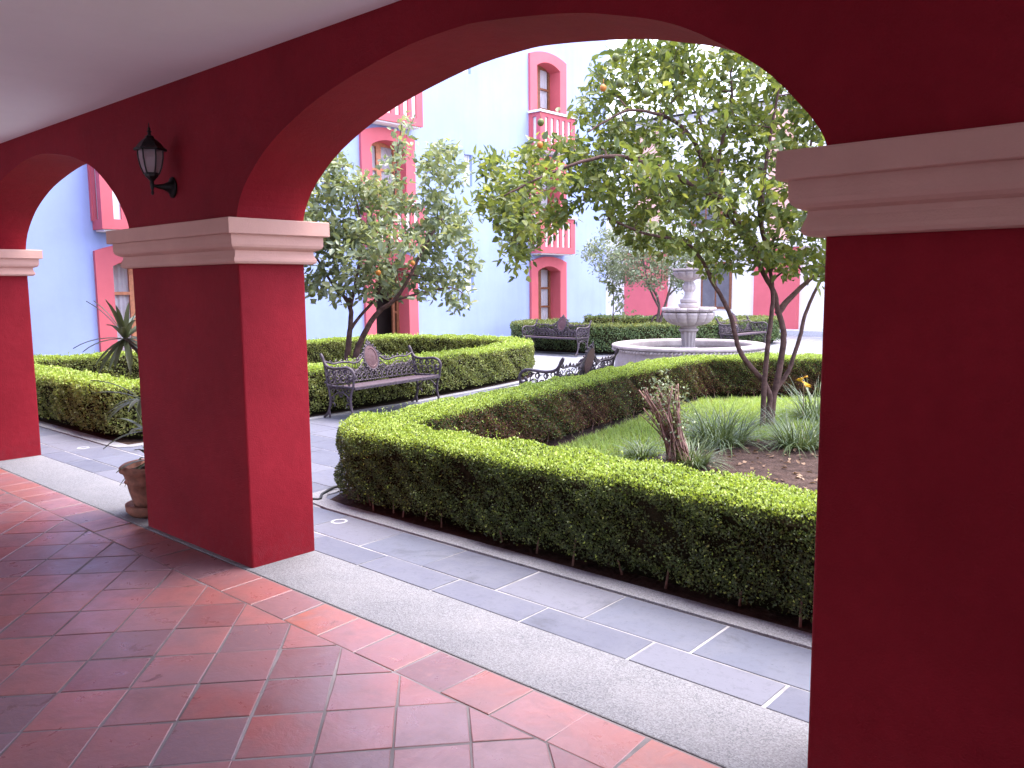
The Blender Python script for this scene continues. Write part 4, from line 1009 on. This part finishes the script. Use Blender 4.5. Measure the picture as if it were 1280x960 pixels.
def bowl(zb, zt, r, n, name):
    h = zt-zb; m = MB(); f = lob(n, .10)
    m.lathe([(r*.28, zb-.01), (r*.45, zb+.005*h), (r*.66, zb+.08*h), (r*.82, zb+.22*h), (r*.93, zb+.42*h), (r*.98, zb+.62*h), (r*.97, zb+.72*h)], n*8, (0, 0), f)
    m.lathe([(r*.90, zb+.75*h), (r*.90, zb+.80*h)], 64)
    m.lathe([(r*.90, zb+.79*h), (r*1.0, zb+.80*h), (r*1.03, zb+.90*h), (r*1.0, zb+h), (r*.93, zb+h), (r*.86, zb+.9*h), (r*.5, zb+.75*h), (.001, zb+.72*h)], n*8, (0, 0), lob(n, .075))
    return m.build(name, M['stone'], fo_)
bowl(.81, 1.16, .51, 14, 'lower_bowl')
m = MB(); m.lathe([(.17, 1.0), (.17, 1.16), (.20, 1.17), (.20, 1.22), (.15, 1.24), (.17, 1.27), (.17, 1.31), (.12, 1.33), (.09, 1.40), (.085, 1.46)], 36)
m.lathe([(.09, 1.45), (.125, 1.50), (.135, 1.56), (.10, 1.63), (.08, 1.65), (.12, 1.68), (.13, 1.70)], 48, (0, 0), flut(10, .12)); m.build('stem', M['stone'], fo_)
bowl(1.69, 1.90, .32, 12, 'upper_bowl')
m = MB(); m.lathe([(.07, 1.82), (.06, 1.93), (.085, 1.97), (.06, 2.02), (.001, 2.05)], 20); m.build('finial', M['stone'], fo_, smooth=True)

# ================================================================== WALL LANTERN
ln = empty('wall_lantern', (-4.86, YF, 2.20), 0, 'black metal carriage lantern with glass panes bracketed to the red wall', 'lantern')
m = MB(); m.lathe([(.001, .0), (.052, .0), (.058, .006), (.056, .014), (.040, .022), (.028, .040), (.016, .075), (.010, .12)], 20)
m.xf(Matrix.Rotation(R(90), 4, 'X')); m.xf(Matrix.Diagonal((1, 1, 1.25, 1))); m.build('back_plate', M['black'], ln, smooth=True)
AX = -.15
m = MB(); m.tube([(0, -.08, 0), (0, -.12, .0), (0, AX, .004)], [.011, .010, .012], 8); m.build('arm', M['black'], ln, smooth=True)
m = MB(); zb = .075
m.lathe([(.001, -.062), (.008, -.058), (.011, -.045), (.007, -.03), (.012, -.015), (.015, .01), (.012, .03), (.030, .05), (.045, .062), (.047, zb)], 8, (0, AX)); m.build('base_cup', M['black'], ln)
m = MB(); bulge = [(.046, zb), (.066, zb+.05), (.078, zb+.11), (.080, zb+.165)]
for k in range(6):
    a = R(60*k); m.tube([(r_*math.cos(a), AX+r_*math.sin(a), z) for r_, z in bulge], .0055, 5)
m.lathe([(.046, zb-.002), (.052, zb), (.052, zb+.01), (.046, zb+.012)], 6, (0, AX)); m.build('cage', M['black'], ln)
for k in range(6):
    m = MB(); a0, a1 = R(60*k), R(60*(k+1))
    for r_, z in bulge: m.v += [((r_-.002)*math.cos(a0), AX+(r_-.002)*math.sin(a0), z), ((r_-.002)*math.cos(a1), AX+(r_-.002)*math.sin(a1), z)]
    for i in range(3): m.f.append((2*i, 2*i+1, 2*i+3, 2*i+2))
    m.build('pane', M['lampglass'], ln)
m = MB(); zt = zb+.165; m.lathe([(.078, zt-.004), (.104, zt-.008), (.106, zt+.004), (.088, zt+.018), (.070, zt+.042), (.045, zt+.066), (.030, zt+.076), (.026, zt+.090), (.012, zt+.096), (.009, zt+.112), (.017, zt+.120), (.008, zt+.128), (.011, zt+.140), (.004, zt+.150), (.003, zt+.175), (.0005, zt+.178)], 6, (0, AX)); m.build('hood', M['black'], ln)
m = MB(); m.lathe([(.013, zb), (.014, zb+.05), (.022, zb+.075), (.024, zb+.10), (.014, zb+.13), (.001, zb+.135)], 12, (0, AX)); m.build('bulb', M['curtain'], ln, smooth=True)

ln.scale = (.86, .86, .86)
# ================================================================== POTTED DRACAENA, HOSE
pc = Vector((-5.80, 2.62, .003))
pot = empty('plant_pot', pc, 0, 'weathered terracotta pot on a saucer behind the middle red pillar', 'pot')
m = MB(); m.lathe([(.001, .0), (.17, .0), (.195, .03), (.20, .075), (.185, .08), (.165, .05), (.001, .045)], 36); m.build('saucer', M['terracotta'], pot, smooth=True)
wob = lambda r, z, a: r*(1+.012*math.sin(5*a+z*30)+.008*math.sin(9*a))
m = MB(); m.lathe([(.001, .05), (.135, .052), (.148, .10), (.165, .17), (.178, .225), (.196, .235), (.186, .255), (.20, .30), (.222, .315), (.222, .345), (.205, .36), (.185, .345), (.17, .30), (.001, .295)], 40, (0, 0), wob); m.build('body', M['terracotta'], pot, smooth=True)
m = MB(); m.lathe([(.172, .315), (.09, .325), (.001, .33)], 24); m.build('potting_soil', M['soil'], pot)
dr = empty('dracaena_plant', pc+Vector((0, 0, .32)), 0, 'dracaena with striped strap leaves in rosettes growing from the terracotta pot', 'plant')
tips = [(Vector((-.14, -.08, .93)), 32, .33), (Vector((-.02, -.04, .50)), 18, .32), (Vector((.0, -.04, .28)), 14, .30), (Vector((-.02, .0, .06)), 14, .26)]
m = MB(); m.tube(catmull([(0, 0, -.02), (.03, .03, .3), (.03, .02, .6), (-.03, -.03, .82), (-.14, -.08, .93)], 4), [.018]*17, 6); m.build('stem', M['bark_grey'], dr, smooth=True)
for (c, n, ln_) in tips:
    for k in range(n):
        az = k*2.4+random.uniform(-.3, .3); el = R(random.choice((70, 42, 25, 10, -8, -25))+random.uniform(-8, 8)); l = ln_*random.uniform(.8, 1.15)
        d = Vector((math.cos(az)*math.cos(el), math.sin(az)*math.cos(el), math.sin(el))); sd = Vector((-math.sin(az), math.cos(az), 0)); m = MB(); p = c.copy(); S = 6
        for q in range(S+1):
            t = q/S; w = .0165*math.sin(math.pi*min(1, .18+.82*t))**.7+.0015
            m.v += [tuple(p-sd*w), tuple(p-Vector((0, 0, .006))), tuple(p+sd*w)]; d = (d+Vector((0, 0, -.11-.05*t))).normalized(); p = p+d*(l/S)
        for q in range(S): b = 3*q; m.f += [(b, b+1, b+4, b+3), (b+1, b+2, b+5, b+4)]
        m.build('leaf', M['dracaena'], dr, smooth=True)
h0, h1, h2 = gp(392, 626), gp(404, 619), gp(428, 612)
m = MB(); m.tube(catmull([(-5.9, 3.50, .012), (h0.x, h0.y, .012), (h1.x, h1.y, .014), (h2.x, h2.y, .03), (-4.9, 4.1, .03)], 6), .011, 6); ho = m.build('garden_hose', M['hose'], None, smooth=True); tag(ho, 'thin black hose lying across the kerb at the hedge corner', 'hose')
